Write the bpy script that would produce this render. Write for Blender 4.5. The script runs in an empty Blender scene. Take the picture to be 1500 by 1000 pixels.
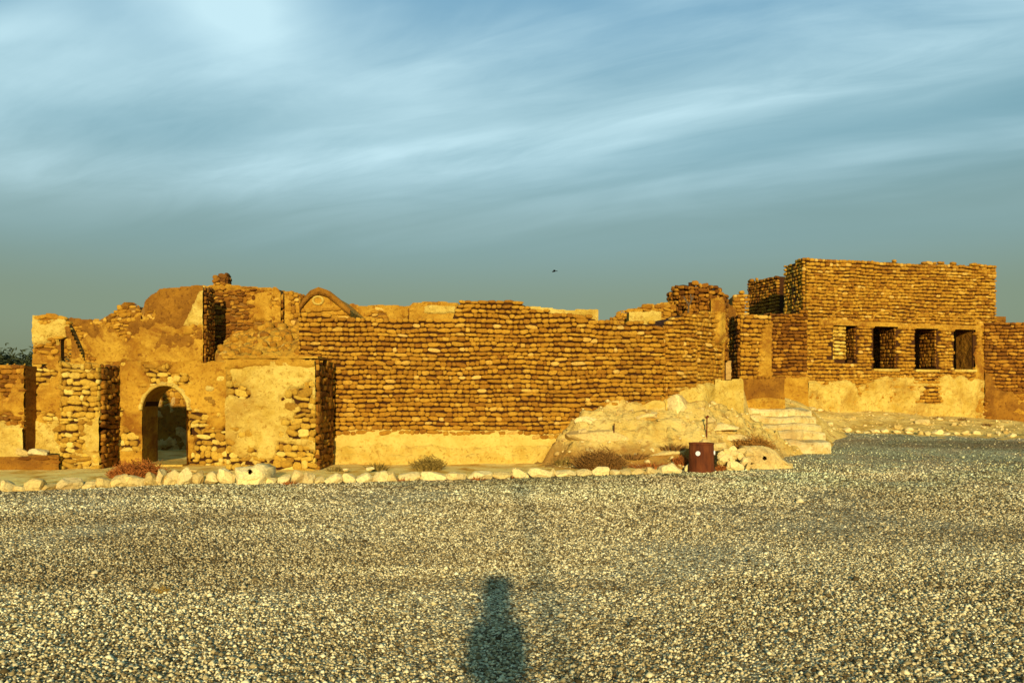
import bpy, math, random
import numpy as np
from mathutils import Vector, Matrix

random.seed(7)
rng = np.random.default_rng(11)
SC = bpy.context.scene
COL = SC.collection

# ------------------------------------------------------------------ camera, sky, sun, exposure
F, HOR, CAMZ = 1177.0, 575.0, 1.7           # focal length in px of a 1500 px wide frame, horizon row, eye height
cd = bpy.data.cameras.new('camera')
cam = bpy.data.objects.new('camera', cd); COL.objects.link(cam)
cam.location = (0, 0, CAMZ); cam.rotation_euler = (math.radians(90), 0, 0)
cd.sensor_width = 36; cd.lens = 36 * F / 1500; cd.shift_y = (HOR - 500) / 1500
cd.clip_start = 0.02; cd.clip_end = 6000
SC.camera = cam

SUN_EL, SUN_AZ = math.radians(13.6), math.radians(-1.05)      # light travels to +Y, a touch to -X
sd = bpy.data.lights.new('sun', 'SUN'); sd.energy = 4.4; sd.angle = math.radians(1.1); sd.color = (1.0, 0.81, 0.50)
sun = bpy.data.objects.new('sun', sd); COL.objects.link(sun)
ldir = Vector((math.sin(SUN_AZ) * math.cos(SUN_EL), math.cos(SUN_AZ) * math.cos(SUN_EL), -math.sin(SUN_EL)))
sun.rotation_euler = ldir.to_track_quat('-Z', 'Y').to_euler(); sun.location = (0, -30, 20)

W = bpy.data.worlds.new('World'); SC.world = W; W.use_nodes = True
nt = W.node_tree; nt.nodes.clear()
def wn(t, **k):
    n = nt.nodes.new(t)
    for a, b in k.items(): setattr(n, a, b)
    return n
def wl(a, b): nt.links.new(a, b)
def wmath(op, a, b=None, c=None, clamp=False):
    n = wn('ShaderNodeMath', operation=op, use_clamp=clamp)
    for i, v in enumerate((a, b, c)):
        if v is None: continue
        if isinstance(v, (int, float)): n.inputs[i].default_value = v
        else: wl(v, n.inputs[i])
    return n.outputs[0]
out = wn('ShaderNodeOutputWorld'); bg = wn('ShaderNodeBackground'); bg.inputs[1].default_value = 0.1
sky = wn('ShaderNodeTexSky', sky_type='NISHITA', sun_disc=False, sun_elevation=SUN_EL, sun_rotation=math.pi + SUN_AZ * -1)
sky.dust_density = 2.0; sky.air_density = 1.2
tc = wn('ShaderNodeTexCoord'); sep = wn('ShaderNodeSeparateXYZ'); wl(tc.outputs['Generated'], sep.inputs[0])
ramp = wn('ShaderNodeValToRGB'); wl(sep.outputs[2], ramp.inputs[0])
cr = ramp.color_ramp; cr.interpolation = 'EASE'
stops = [(0.0, (0.19, 0.235, 0.15)), (0.10, (0.205, 0.285, 0.205)), (0.19, (0.215, 0.36, 0.36)), (0.30, (0.20, 0.41, 0.49)), (0.45, (0.11, 0.33, 0.52)), (1.0, (0.05, 0.20, 0.42))]
cr.elements[0].position, cr.elements[0].color = 0.0, (*stops[0][1], 1)
cr.elements[1].position, cr.elements[1].color = 1.0, (*stops[-1][1], 1)
for p, c in stops[1:-1]:
    e = cr.elements.new(p); e.color = (*c, 1)
# high thin cloud: project the direction on a layer overhead, stretched streaks
zc = wmath('MAXIMUM', wmath('ADD', sep.outputs[2], 0.16), 0.05)
cx = wmath('DIVIDE', sep.outputs[0], zc); cy = wmath('DIVIDE', sep.outputs[1], zc)
cmb = wn('ShaderNodeCombineXYZ'); wl(cx, cmb.inputs[0]); wl(cy, cmb.inputs[1])
mp = wn('ShaderNodeMapping'); mp0 = wn('ShaderNodeMapping'); mp0.inputs['Rotation'].default_value = (0, 0, math.radians(24)); wl(cmb.outputs[0], mp0.inputs[0])
mp.inputs['Scale'].default_value = (0.42, 1.1, 1); mp.inputs['Location'].default_value = (0.7, 0.5, 0)
wl(mp0.outputs[0], mp.inputs[0])
nz = wn('ShaderNodeTexNoise'); nz.inputs['Scale'].default_value = 0.9; nz.inputs['Detail'].default_value = 5; nz.inputs['Roughness'].default_value = 0.5
nz.inputs['Distortion'].default_value = 0.7; wl(mp.outputs[0], nz.inputs['Vector'])
nz2 = wn('ShaderNodeTexNoise'); nz2.inputs['Scale'].default_value = 2.6; nz2.inputs['Detail'].default_value = 6; nz2.inputs['Distortion'].default_value = 1.2; wl(mp.outputs[0], nz2.inputs['Vector'])
cl = wmath('MULTIPLY_ADD', nz2.outputs[0], 0.22, wmath('MULTIPLY', nz.outputs[0], 0.9))
mr = wn('ShaderNodeMapRange', interpolation_type='SMOOTHERSTEP'); wl(cl, mr.inputs[0])
mr.inputs[1].default_value = 0.42; mr.inputs[2].default_value = 0.80
el = wn('ShaderNodeMapRange', interpolation_type='SMOOTHSTEP'); wl(sep.outputs[2], el.inputs[0]); el.inputs[1].default_value = 0.14; el.inputs[2].default_value = 0.30
# one long curving streak of cirrus, a second fainter one behind it, and a thicker puff
def gauss(d, w): return wmath('POWER', 2.718, wmath('MULTIPLY', wmath('MULTIPLY', d, d), -1.0 / (w * w)))
wob_ = wmath('MULTIPLY_ADD', nz.outputs[0], 0.9, -0.45)
cyw = wmath('ADD', cy, wob_)
def streak(c0, c1, c2, w):
    q_ = wmath('MULTIPLY_ADD', cx, wmath('MULTIPLY_ADD', cx, c2, c1), c0)
    return gauss(wmath('SUBTRACT', cyw, q_), w)
s1 = streak(2.12, -0.40, -0.30, 0.24); s2 = streak(1.66, -0.28, -0.22, 0.20)
dx_ = wmath('ADD', cx, 0.52); dy_ = wmath('ADD', cyw, -1.50)
pf = wmath('MULTIPLY', gauss(dx_, 0.14), gauss(dy_, 0.17))
nz3 = wn('ShaderNodeTexNoise'); nz3.inputs['Scale'].default_value = 7; nz3.inputs['Detail'].default_value = 8; nz3.inputs['Roughness'].default_value = 0.62; nz3.inputs['Distortion'].default_value = 1.5
mp3 = wn('ShaderNodeMapping'); mp3.inputs['Scale'].default_value = (0.30, 1.0, 1); wl(mp0.outputs[0], mp3.inputs[0]); wl(mp3.outputs[0], nz3.inputs['Vector'])
tex = wmath('ADD', wmath('MULTIPLY_ADD', nz2.outputs[0], 1.0, -0.15), wmath('MULTIPLY', nz3.outputs[0], 0.9))
extra = wmath('ADD', wmath('MULTIPLY', wmath('MULTIPLY_ADD', s2, 0.42, wmath('MULTIPLY', s1, 0.62)), tex), wmath('MULTIPLY', pf, 0.85))
cf = wmath('MULTIPLY', wmath('ADD', wmath('MULTIPLY', mr.outputs[0], 0.72), extra, clamp=True), wmath('MULTIPLY', el.outputs[0], 0.93))
sc10 = wn('ShaderNodeVectorMath', operation='SCALE'); wl(ramp.outputs[0], sc10.inputs[0]); sc10.inputs['Scale'].default_value = 7.9
mixa = wn('ShaderNodeMix', data_type='RGBA'); mixa.inputs[0].default_value = 0.88
wl(sky.outputs[0], mixa.inputs[6]); wl(sc10.outputs[0], mixa.inputs[7])
mixb = wn('ShaderNodeMix', data_type='RGBA'); wl(cf, mixb.inputs[0]); wl(mixa.outputs[2], mixb.inputs[6]); mixb.inputs[7].default_value = (5.0, 7.1, 7.8, 1)
wl(mixb.outputs[2], bg.inputs[0]); wl(bg.outputs[0], out.inputs[0])

vs = SC.view_settings; vs.view_transform = 'Standard'; vs.look = 'None'; vs.gamma = 1; vs.exposure = 0.30
vs.use_curve_mapping = False

# ------------------------------------------------------------------ noise
def _h(ix, iy, s):
    n = (ix.astype(np.int64) * 374761393 + iy.astype(np.int64) * 668265263 + s * 1442695041) & 0x7fffffff
    n = ((n ^ (n >> 13)) * 1274126177) & 0x7fffffff
    n = n ^ (n >> 16)
    return (n & 0xffff) / 65535.0
def vnoise(x, y, s=0):
    x = np.asarray(x, float); y = np.asarray(y, float)
    ix = np.floor(x); iy = np.floor(y); fx = x - ix; fy = y - iy
    fx = fx * fx * (3 - 2 * fx); fy = fy * fy * (3 - 2 * fy)
    a = _h(ix, iy, s); b = _h(ix + 1, iy, s); c = _h(ix, iy + 1, s); d = _h(ix + 1, iy + 1, s)
    return (a + (b - a) * fx) * (1 - fy) + (c + (d - c) * fx) * fy
def fbm(x, y, s=0, o=4):                       # about -1..1
    t = 0; a = 0.5
    for i in range(o):
        t = t + a * (vnoise(np.asarray(x) * 2 ** i + 17.3 * i, np.asarray(y) * 2 ** i - 9.1 * i, s + i) * 2 - 1); a *= 0.5
    return t * 1.4
def sstep(a, b, x):
    t = np.clip((np.asarray(x, float) - a) / (b - a), 0, 1); return t * t * (3 - 2 * t)

# ------------------------------------------------------------------ materials
def mat(name):
    m = bpy.data.materials.new(name); m.use_nodes = True
    n = m.node_tree; b = n.nodes['Principled BSDF']; b.inputs['Specular IOR Level'].default_value = 0.15
    return m, n, b
def N(n, t, **k):
    x = n.nodes.new(t)
    for a, b in k.items(): setattr(x, a, b)
    return x
def ramp_node(n, fac, stops, interp='LINEAR'):
    r = N(n, 'ShaderNodeValToRGB'); r.color_ramp.interpolation = interp
    e = r.color_ramp.elements
    e[0].position, e[0].color = stops[0][0], (*stops[0][1], 1); e[1].position, e[1].color = stops[-1][0], (*stops[-1][1], 1)
    for p, c in stops[1:-1]:
        q = e.new(p); q.color = (*c, 1)
    n.links.new(fac, r.inputs[0]); return r.outputs[0]
def noise_node(n, vec, scale, detail=4, rough=0.55, dist=0):
    x = N(n, 'ShaderNodeTexNoise'); x.inputs['Scale'].default_value = scale; x.inputs['Detail'].default_value = detail
    x.inputs['Roughness'].default_value = rough; x.inputs['Distortion'].default_value = dist
    n.links.new(vec, x.inputs['Vector']); return x.outputs[0]
def mixc(n, fac, a, b, mode='MIX'):
    x = N(n, 'ShaderNodeMix', data_type='RGBA', blend_type=mode)
    for i, v in ((0, fac), (6, a), (7, b)):
        if isinstance(v, (int, float)): x.inputs[i].default_value = v
        elif isinstance(v, tuple): x.inputs[i].default_value = (*v, 1)
        else: n.links.new(v, x.inputs[i])
    return x.outputs[2]
def mth(n, op, a, b=0.0, clamp=False):
    x = N(n, 'ShaderNodeMath', operation=op, use_clamp=clamp)
    for i, v in ((0, a), (1, b)):
        if isinstance(v, (int, float)): x.inputs[i].default_value = v
        else: n.links.new(v, x.inputs[i])
    return x.outputs[0]
def mrange(n, v, a, b):
    x = N(n, 'ShaderNodeMapRange', interpolation_type='SMOOTHSTEP'); n.links.new(v, x.inputs[0]); x.inputs[1].default_value = a; x.inputs[2].default_value = b
    return x.outputs[0]
def bump(n, b, h, strength, dist):
    x = N(n, 'ShaderNodeBump'); x.inputs['Strength'].default_value = strength; x.inputs['Distance'].default_value = dist
    n.links.new(h, x.inputs['Height']); n.links.new(x.outputs[0], b.inputs['Normal'])
def pos(n): return N(n, 'ShaderNodeNewGeometry').outputs['Position']
def piece_random(n):
    a = N(n, 'ShaderNodeObjectInfo').outputs['Random']; b = N(n, 'ShaderNodeNewGeometry').outputs['Random Per Island']
    return mth(n, 'FRACT', mth(n, 'ADD', mth(n, 'MULTIPLY', a, 7.31), mth(n, 'MULTIPLY', b, 3.77)))

def make_stone(name, stops, dark=(0.10, 0.045, 0.012), patch=0.5):
    m, n, b = mat(name); p = pos(n); r = piece_random(n)
    c = ramp_node(n, r, stops)
    big = noise_node(n, p, 0.9, 5, 0.6, 0.5)
    c = mixc(n, mth(n, 'MULTIPLY', mrange(n, big, 0.50, 0.72), patch), c, dark)
    fine = noise_node(n, p, 24, 4, 0.65)
    c = mixc(n, 1.0, c, ramp_node(n, fine, [(0.25, (0.55, 0.5, 0.45)), (0.5, (1, 1, 1)), (0.8, (1.25, 1.22, 1.1))]), 'MULTIPLY')
    n.links.new(c, b.inputs['Base Color']); b.inputs['Roughness'].default_value = 0.92
    bump(n, b, noise_node(n, p, 38, 5, 0.7), 0.7, 0.02)
    return m
S_MAIN = make_stone('wall_stone', [(0, (0.250, 0.100, 0.007)), (0.2, (0.333, 0.152, 0.010)), (0.55, (0.406, 0.199, 0.014)), (0.88, (0.468, 0.249, 0.020)), (0.96, (0.551, 0.323, 0.043)), (1, (0.645, 0.408, 0.085))], dark=(0.135, 0.048, 0.005), patch=0.28)
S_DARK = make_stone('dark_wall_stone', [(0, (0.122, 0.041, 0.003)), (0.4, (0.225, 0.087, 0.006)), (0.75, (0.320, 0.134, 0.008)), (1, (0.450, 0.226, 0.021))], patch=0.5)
S_PALE = make_stone('pale_wall_stone', [(0, (0.283, 0.140, 0.012)), (0.4, (0.425, 0.240, 0.022)), (0.8, (0.549, 0.355, 0.044)), (1, (0.655, 0.490, 0.107))], patch=0.3)
S_ROCK = make_stone('limestone', [(0, (0.52, 0.36, 0.09)), (0.4, (0.66, 0.49, 0.16)), (1, (0.80, 0.64, 0.25))], dark=(0.30, 0.155, 0.03), patch=0.6)

def make_mortar(name, a, bcol):
    m, n, b = mat(name); p = pos(n)
    c = ramp_node(n, noise_node(n, p, 3, 6, 0.65), [(0.3, a), (0.7, bcol)])
    n.links.new(c, b.inputs['Base Color']); b.inputs['Roughness'].default_value = 0.95
    bump(n, b, noise_node(n, p, 14, 6, 0.7), 0.9, 0.05); return m
MORTAR = make_mortar('earth_mortar', (0.034, 0.011, 0.003), (0.075, 0.028, 0.005))
RUBBLE_CORE = make_mortar('rubble_core', (0.16, 0.07, 0.012), (0.34, 0.18, 0.03))

def make_plaster(name, base, pale, stain, st=0.55, bs=0.6):
    m, n, b = mat(name); p = pos(n)
    c = ramp_node(n, noise_node(n, p, 1.6, 6, 0.6, 0.6), [(0.32, base), (0.62, pale)])
    c = mixc(n, mth(n, 'MULTIPLY', mrange(n, noise_node(n, p, 0.75, 6, 0.65, 0.8), 0.50, 0.66), st), c, stain)
    c = mixc(n, mth(n, 'MULTIPLY', mrange(n, noise_node(n, p, 4.2, 6, 0.7, 0.4), 0.50, 0.64), 0.55), c, base)
    sp = mrange(n, noise_node(n, p, 12, 6, 0.72, 0.3), 0.53, 0.64)
    c = mixc(n, mth(n, 'MULTIPLY', sp, 0.75), c, stain)
    c = mixc(n, mth(n, 'MULTIPLY', mrange(n, noise_node(n, p, 6.5, 6, 0.7, 0.6), 0.58, 0.68), 0.6), c, pale)
    n.links.new(c, b.inputs['Base Color']); b.inputs['Roughness'].default_value = 0.93
    h = mth(n, 'ADD', noise_node(n, p, 6, 5, 0.65), mth(n, 'MULTIPLY', noise_node(n, p, 15, 5, 0.7, 0.3), 0.7))
    bump(n, b, h, bs, 0.06); return m
P_GOLD = make_plaster('gold_plaster', (0.363, 0.168, 0.010), (0.541, 0.309, 0.029), (0.227, 0.081, 0.006), 0.9, 0.9)
P_PALE = make_plaster('pale_plaster', (0.50, 0.32, 0.040), (0.68, 0.50, 0.105), (0.34, 0.165, 0.014), 0.6, 1.0)
P_BROWN = make_plaster('brown_plaster', (0.199, 0.079, 0.007), (0.344, 0.156, 0.012), (0.118, 0.042, 0.004), 0.6, 0.9)
P_SMOOTH = make_plaster('smooth_plaster', (0.53, 0.36, 0.062), (0.64, 0.475, 0.105), (0.42, 0.245, 0.03), 0.4, 0.45)
P_STEP = make_plaster('worn_step', (0.525, 0.377, 0.107), (0.722, 0.590, 0.246), (0.344, 0.189, 0.041), 0.5, 0.7)
P_DARK = make_plaster('court_plaster', (0.44, 0.26, 0.06), (0.60, 0.39, 0.11), (0.26, 0.13, 0.03), 0.6, 1.0)

def make_sand():
    m, n, b = mat('sand'); p = pos(n)
    c = ramp_node(n, noise_node(n, p, 1.1, 7, 0.65, 0.5), [(0.3, (0.50, 0.28, 0.035)), (0.46, (0.70, 0.48, 0.10)), (0.64, (0.78, 0.58, 0.16))])
    c = mixc(n, mth(n, 'MULTIPLY', mrange(n, noise_node(n, p, 5, 6, 0.7), 0.52, 0.68), 0.7), c, (0.26, 0.115, 0.02))
    sz = N(n, 'ShaderNodeSeparateXYZ'); n.links.new(p, sz.inputs[0])
    soil = mrange(n, mth(n, 'ADD', sz.outputs[2], mth(n, 'MULTIPLY', noise_node(n, p, 1.6, 5, 0.65), 0.7)), 0.98, 0.62)     # browner soil on the low apron
    c = mixc(n, mth(n, 'MULTIPLY', mth(n, 'MULTIPLY', soil, mrange(n, sz.outputs[0], 7.5, 6.0)), 0.85), c, (0.36, 0.185, 0.030))
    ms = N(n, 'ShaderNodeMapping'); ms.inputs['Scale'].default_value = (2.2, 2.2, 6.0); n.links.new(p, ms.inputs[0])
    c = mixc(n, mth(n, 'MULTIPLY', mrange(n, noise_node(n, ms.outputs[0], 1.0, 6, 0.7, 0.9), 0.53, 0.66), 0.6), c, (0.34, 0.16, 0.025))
    n.links.new(c, b.inputs['Base Color']); b.inputs['Roughness'].default_value = 0.95
    bump(n, b, mth(n, 'ADD', noise_node(n, p, 10, 8, 0.75), noise_node(n, ms.outputs[0], 1.6, 6, 0.7)), 1.0, 0.06); return m
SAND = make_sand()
def make_earth():
    m, n, b = mat('verge_earth'); p = pos(n)
    c = ramp_node(n, noise_node(n, p, 1.7, 7, 0.65, 0.4), [(0.3, (0.42, 0.17, 0.018)), (0.42, (0.74, 0.44, 0.06)), (0.55, (0.92, 0.70, 0.18))])
    n.links.new(c, b.inputs['Base Color']); b.inputs['Roughness'].default_value = 0.95
    bump(n, b, noise_node(n, p, 15, 7, 0.72), 0.9, 0.05); return m
EARTH = make_earth()
GR = [(0, (0.07, 0.050, 0.018)), (0.22, (0.17, 0.128, 0.052)), (0.48, (0.40, 0.318, 0.142)), (0.74, (0.66, 0.56, 0.285)), (1, (0.92, 0.83, 0.48))]
def gravel_tone(n, p, c):
    mg = N(n, 'ShaderNodeMapping'); mg.inputs['Scale'].default_value = (0.10, 0.34, 1); n.links.new(p, mg.inputs[0])
    big = noise_node(n, mg.outputs[0], 1.0, 6, 0.62, 0.8)
    t = ramp_node(n, big, [(0.36, (0.62, 0.55, 0.44)), (0.5, (0.98, 0.96, 0.90)), (0.64, (1.2, 1.2, 1.14))])
    c = mixc(n, 1.0, c, t, 'MULTIPLY')
    sx = N(n, 'ShaderNodeSeparateXYZ'); n.links.new(p, sx.inputs[0])
    far = mrange(n, sx.outputs[1], 11.5, 17.0)             # cool shadow hue painted into the gravel colour towards the kerb and steps
    pat = mth(n, 'MULTIPLY', far, mrange(n, noise_node(n, p, 0.5, 5, 0.6, 1.2), 0.36, 0.60))
    return mixc(n, mth(n, 'MULTIPLY', pat, 0.6), c, mixc(n, 1.0, c, (0.72, 0.98, 1.02), 'MULTIPLY'))
def make_gravel():
    m, n, b = mat('gravel'); p = pos(n)
    v = N(n, 'ShaderNodeTexVoronoi'); v.inputs['Scale'].default_value = 46; n.links.new(p, v.inputs['Vector'])
    sep_ = N(n, 'ShaderNodeSeparateColor'); n.links.new(v.outputs['Color'], sep_.inputs[0])
    c = ramp_node(n, sep_.outputs[0], GR)
    c = mixc(n, mrange(n, v.outputs['Distance'], 0.55, 0.95), c, (0.03, 0.022, 0.012))
    c = gravel_tone(n, p, c)
    n.links.new(c, b.inputs['Base Color']); b.inputs['Roughness'].default_value = 0.9
    h = mth(n, 'ADD', mth(n, 'MULTIPLY', v.outputs['Distance'], -1.0), mth(n, 'MULTIPLY', sep_.outputs[1], 0.8))
    bump(n, b, h, 1.0, 0.022); return m
GRAVEL = make_gravel()
def make_pebble():
    m, n, b = mat('pebble'); p = pos(n)
    c = ramp_node(n, N(n, 'ShaderNodeNewGeometry').outputs['Random Per Island'], GR)
    c = gravel_tone(n, p, c)
    n.links.new(c, b.inputs['Base Color']); b.inputs['Roughness'].default_value = 0.85; return m
PEBBLE = make_pebble()
def simple(name, col, rough=0.8, var=0.35, scale=20, metal=0):
    m, n, b = mat(name); p = pos(n)
    c = mixc(n, 1.0, col, ramp_node(n, noise_node(n, p, scale, 4, 0.6), [(0.3, (1 - var,) * 3), (0.7, (1 + var * 0.5,) * 3)]), 'MULTIPLY')
    n.links.new(c, b.inputs['Base Color']); b.inputs['Roughness'].default_value = rough; b.inputs['Metallic'].default_value = metal; return m
def make_rust():
    m, n, b = mat('rust'); p = pos(n)
    mp_ = N(n, 'ShaderNodeMapping'); mp_.inputs['Scale'].default_value = (9, 9, 1.6); n.links.new(p, mp_.inputs[0])
    c = ramp_node(n, noise_node(n, mp_.outputs[0], 1, 6, 0.7, 0.3), [(0.3, (0.055, 0.014, 0.004)), (0.5, (0.125, 0.032, 0.007)), (0.72, (0.20, 0.06, 0.012))])
    n.links.new(c, b.inputs['Base Color']); b.inputs['Roughness'].default_value = 0.85
    bump(n, b, noise_node(n, p, 40, 5, 0.7), 0.4, 0.006); return m
RUST = make_rust()
WHITE = simple('white_paint', (0.80, 0.78, 0.70), 0.6, 0.1)
DRY_RED = simple('dry_russet_twig', (0.36, 0.115, 0.018), 0.9, 0.6, 30)
DRY_OLIVE = simple('dry_olive_grass', (0.24, 0.16, 0.03), 0.9, 0.6, 30)
DRY_BROWN = simple('dry_brown_grass', (0.22, 0.105, 0.02), 0.9, 0.6, 30)
DRY_ORANGE = simple('dry_orange_twig', (0.36, 0.165, 0.025), 0.9, 0.6, 30)
LEAF = simple('dark_leaf', (0.045, 0.055, 0.018), 0.7, 0.5, 15)
BARK = simple('bark', (0.12, 0.08, 0.04), 0.9)
FEATHER = simple('dark_feather', (0.015, 0.015, 0.015), 0.8)

# ------------------------------------------------------------------ object helpers
ROOT = {}
def link(o): COL.objects.link(o); return o
def tag(o, label=None, cat=None, group=None, kind=None):
    for k, v in (('label', label), ('category', cat), ('group', group), ('kind', kind)):
        if v: o[k] = v
    return o
def thing(name, label, cat, base, group=None):
    o = link(bpy.data.objects.new(name, None)); o.location = base; o.empty_display_size = 0.3
    return tag(o, label, cat, group, 'thing')
def base_of(o):
    v = Vector((0, 0, 0))
    while o is not None: v += o.location; o = o.parent
    return v
def mesh(name, verts, faces, smooth=False):
    me = bpy.data.meshes.new(name); me.from_pydata([tuple(v) for v in verts], [], faces); me.update()
    if smooth: me.polygons.foreach_set('use_smooth', [True] * len(me.polygons))
    return me
def part(name, verts, faces, m, parent=None, smooth=False, at=None):
    """verts in world space; the object's origin sits at its parent's origin (or at `at`)"""
    o0 = base_of(parent) if parent is not None else Vector(at if at is not None else (0, 0, 0))
    me = mesh(name, [(v[0] - o0.x, v[1] - o0.y, v[2] - o0.z) for v in verts], faces, smooth)
    me.materials.append(m)
    o = link(bpy.data.objects.new(name, me))
    if parent is not None: o.parent = parent
    else: o.location = o0
    return o
def np_mesh(name, V, T, smooth=True):
    me = bpy.data.meshes.new(name); V = np.ascontiguousarray(V, np.float32); T = np.ascontiguousarray(T, np.int32)
    me.vertices.add(len(V)); me.vertices.foreach_set('co', V.ravel())
    me.loops.add(T.size); me.loops.foreach_set('vertex_index', T.ravel())
    me.polygons.add(len(T)); me.polygons.foreach_set('loop_start', np.arange(0, T.size, T.shape[1], dtype=np.int32))
    me.update(calc_edges=True)
    if smooth: me.polygons.foreach_set('use_smooth', np.ones(len(T), bool))
    me.validate(); return me
def box(x0, x1, y0, y1, z0, z1):
    v = [(x, y, z) for z in (z0, z1) for y in (y0, y1) for x in (x0, x1)]
    f = [(0, 2, 3, 1), (4, 5, 7, 6), (0, 1, 5, 4), (2, 6, 7, 3), (0, 4, 6, 2), (1, 3, 7, 5)]
    return v, f
def lathe(prof, c, seg=24, close=True):
    v = []; f = []
    for r, z in prof:
        for k in range(seg):
            a = 2 * math.pi * k / seg; v.append((c[0] + r * math.cos(a), c[1] + r * math.sin(a), c[2] + z))
    for i in range(len(prof) - 1):
        for k in range(seg):
            k2 = (k + 1) % seg; f.append((i * seg + k, i * seg + k2, (i + 1) * seg + k2, (i + 1) * seg + k))
    return v, f
def tube(pts, rads, seg=7):
    v = []; f = []
    for i, p in enumerate(pts):
        p = Vector(p); d = (Vector(pts[min(i + 1, len(pts) - 1)]) - Vector(pts[max(i - 1, 0)])).normalized()
        a = d.orthogonal().normalized(); b = d.cross(a)
        for k in range(seg):
            t = 2 * math.pi * k / seg; v.append(tuple(p + (a * math.cos(t) + b * math.sin(t)) * rads[i]))
    for i in range(len(pts) - 1):
        for k in range(seg):
            k2 = (k + 1) % seg; f.append((i * seg + k, i * seg + k2, (i + 1) * seg + k2, (i + 1) * seg + k))
    f.append(tuple(range(seg))[::-1]); f.append(tuple((len(pts) - 1) * seg + k for k in range(seg)))
    return v, f
def cat_mesh(parts):
    V = []; Fc = []
    for v, f in parts:
        o = len(V); V += list(v); Fc += [tuple(i + o for i in q) for q in f]
    return V, Fc

def at(px, Y): return ((px - 750) * Y / F, Y)
def zat(py, Y): return CAMZ + (HOR - py) * Y / F
def P(px, py, Y): return (*at(px, Y), zat(py, Y))

def ground(x, y):
    return 0.45 * sstep(17, 26, y) * sstep(2, 6, x)

# ------------------------------------------------------------------ walls of coursed stone
class Face:
    """vertical plane from A to B (left to right as seen from outside)"""
    def __init__(s, A, B):
        s.A = np.array(A, float); s.B = np.array(B, float); d = s.B - s.A; s.L = float(np.hypot(*d)); s.u = d / s.L
        s.n = np.array((s.u[1], -s.u[0]))
    def uz(s, px, py):
        k = (px - 750) / F                       # x = k*y on the view ray
        t = (k * s.A[1] - s.A[0]) / (s.u[0] - k * s.u[1]); y = s.A[1] + s.u[1] * t
        return t, zat(py, y)
    def w(s, U, Z, off=0.0):
        U = np.asarray(U, float); Z = np.asarray(Z, float)
        x = s.A[0] + s.u[0] * U + s.n[0] * off; y = s.A[1] + s.u[1] * U + s.n[1] * off
        return np.stack(np.broadcast_arrays(x, y, Z), -1)
    def pix(s, U, Z):
        q = s.w(U, Z); return 750 + F * q[..., 0] / q[..., 1], HOR - F * (q[..., 2] - CAMZ) / q[..., 1]
def pface(px0, Y0, px1, Y1): return Face(at(px0, Y0), at(px1, Y1))

def stone_variant(seed):
    r = np.random.default_rng(seed); k = 8; v = []; f = []
    ang = (np.arange(k) + 0.5) / k * 2 * math.pi + r.normal(0, 0.10, k)
    e = r.uniform(2.1, 3.2); c, s_ = np.cos(ang), np.sin(ang)
    ox = 0.5 * np.sign(c) * np.abs(c) ** (2 / e); oz = 0.5 * np.sign(s_) * np.abs(s_) ** (2 / e)
    jit = r.uniform(0.86, 1.12, k)
    for rad, y in ((1.0, 0.35), (1.04, -0.62), (0.78, -0.93)):
        dy = r.normal(0, 0.05, k)
        for i in range(k): v.append((ox[i] * jit[i] * rad, y + (dy[i] if y < 0 else 0), oz[i] * jit[i] * rad + (0.03 if y < -0.6 else 0)))
    v.append((r.normal(0, 0.08), -1.0 + r.normal(0, 0.05), r.normal(0, 0.08)))
    for a in range(2):
        for i in range(k):
            j = (i + 1) % k; p, q, s2, t = a * k + i, a * k + j, (a + 1) * k + j, (a + 1) * k + i
            f += [(p, q, s2), (p, s2, t)]
    for i in range(k): f.append((2 * k + i, 2 * k + (i + 1) % k, 3 * k))
    return np.array(v), np.array(f)
VAR = [stone_variant(100 + i) for i in range(24)]
_vm = {}
def var_mesh(i, m):
    if (i, m.name) not in _vm:
        me = np_mesh('stone', VAR[i][0], VAR[i][1]); me.materials.append(m); _vm[(i, m.name)] = me
    return _vm[(i, m.name)]
STONES = {}                                     # thing -> list of stone specs

def lay_stones(root, wallpart, face, top_f, bot_f, m, course=0.12, width=0.20, depth=0.08, skip=None, seed=0, ang=0.0, umin=0.0, umax=None, off=0.0, wob=0.02, irr=0.0):
    r = np.random.default_rng(seed + 5); umax = face.L if umax is None else umax
    z = float(bot_f((umin + umax) / 2)) - 0.6; zmax = float(np.max(top_f(np.linspace(umin, umax, 60)))) + 0.05
    rotz = math.atan2(face.u[1], face.u[0]); C = []
    while z < zmax:
        h = course * r.uniform(0.86 - 0.2 * irr, 1.16 + 0.25 * irr); u = umin - r.uniform(0, width * 0.7)
        while u < umax:
            w = width * float(np.clip(r.lognormal(0, 0.34), 0.5, 2.1)); uc = u + w / 2; u += w
            if uc - w * 0.35 < umin: w = max(0.05, uc + w / 2 - umin); uc = umin + w / 2
            if uc + w * 0.35 > umax: w = max(0.05, umax - (uc - w / 2)); uc = umax - w / 2
            C.append((uc, z, w, h))
        z += h
    C = np.array(C); uc, z, w, h = C.T
    zc = z + h / 2 + wob * fbm(uc * 0.8, z * 1.3, seed) * 2 + r.normal(0, 0.004 + 0.016 * irr, len(uc))
    ok = (zc <= top_f(uc) - h * 0.12) & (zc >= bot_f(uc))
    if skip is not None: ok &= ~skip(uc, zc, w, h)
    L = STONES.setdefault(root, [])
    for a, b, w_, h_ in zip(uc[ok], zc[ok], w[ok], h[ok]):
        q = face.w(a, b, off); k = r.random(9); g = r.normal(0, 1, 3)
        L.append((wallpart, (q[0], q[1], q[2]), rotz + g[0] * 0.07, g[1] * (0.05 + 0.16 * irr) + ang, g[2] * 0.06,
                  (w_ * (1.03 + 0.14 * k[0]), depth * (0.65 + 0.7 * k[1]), h_ * (0.75 - 0.08 * irr + (0.16 + 0.40 * irr) * k[2])), int(k[3] * len(VAR)), m))

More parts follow.
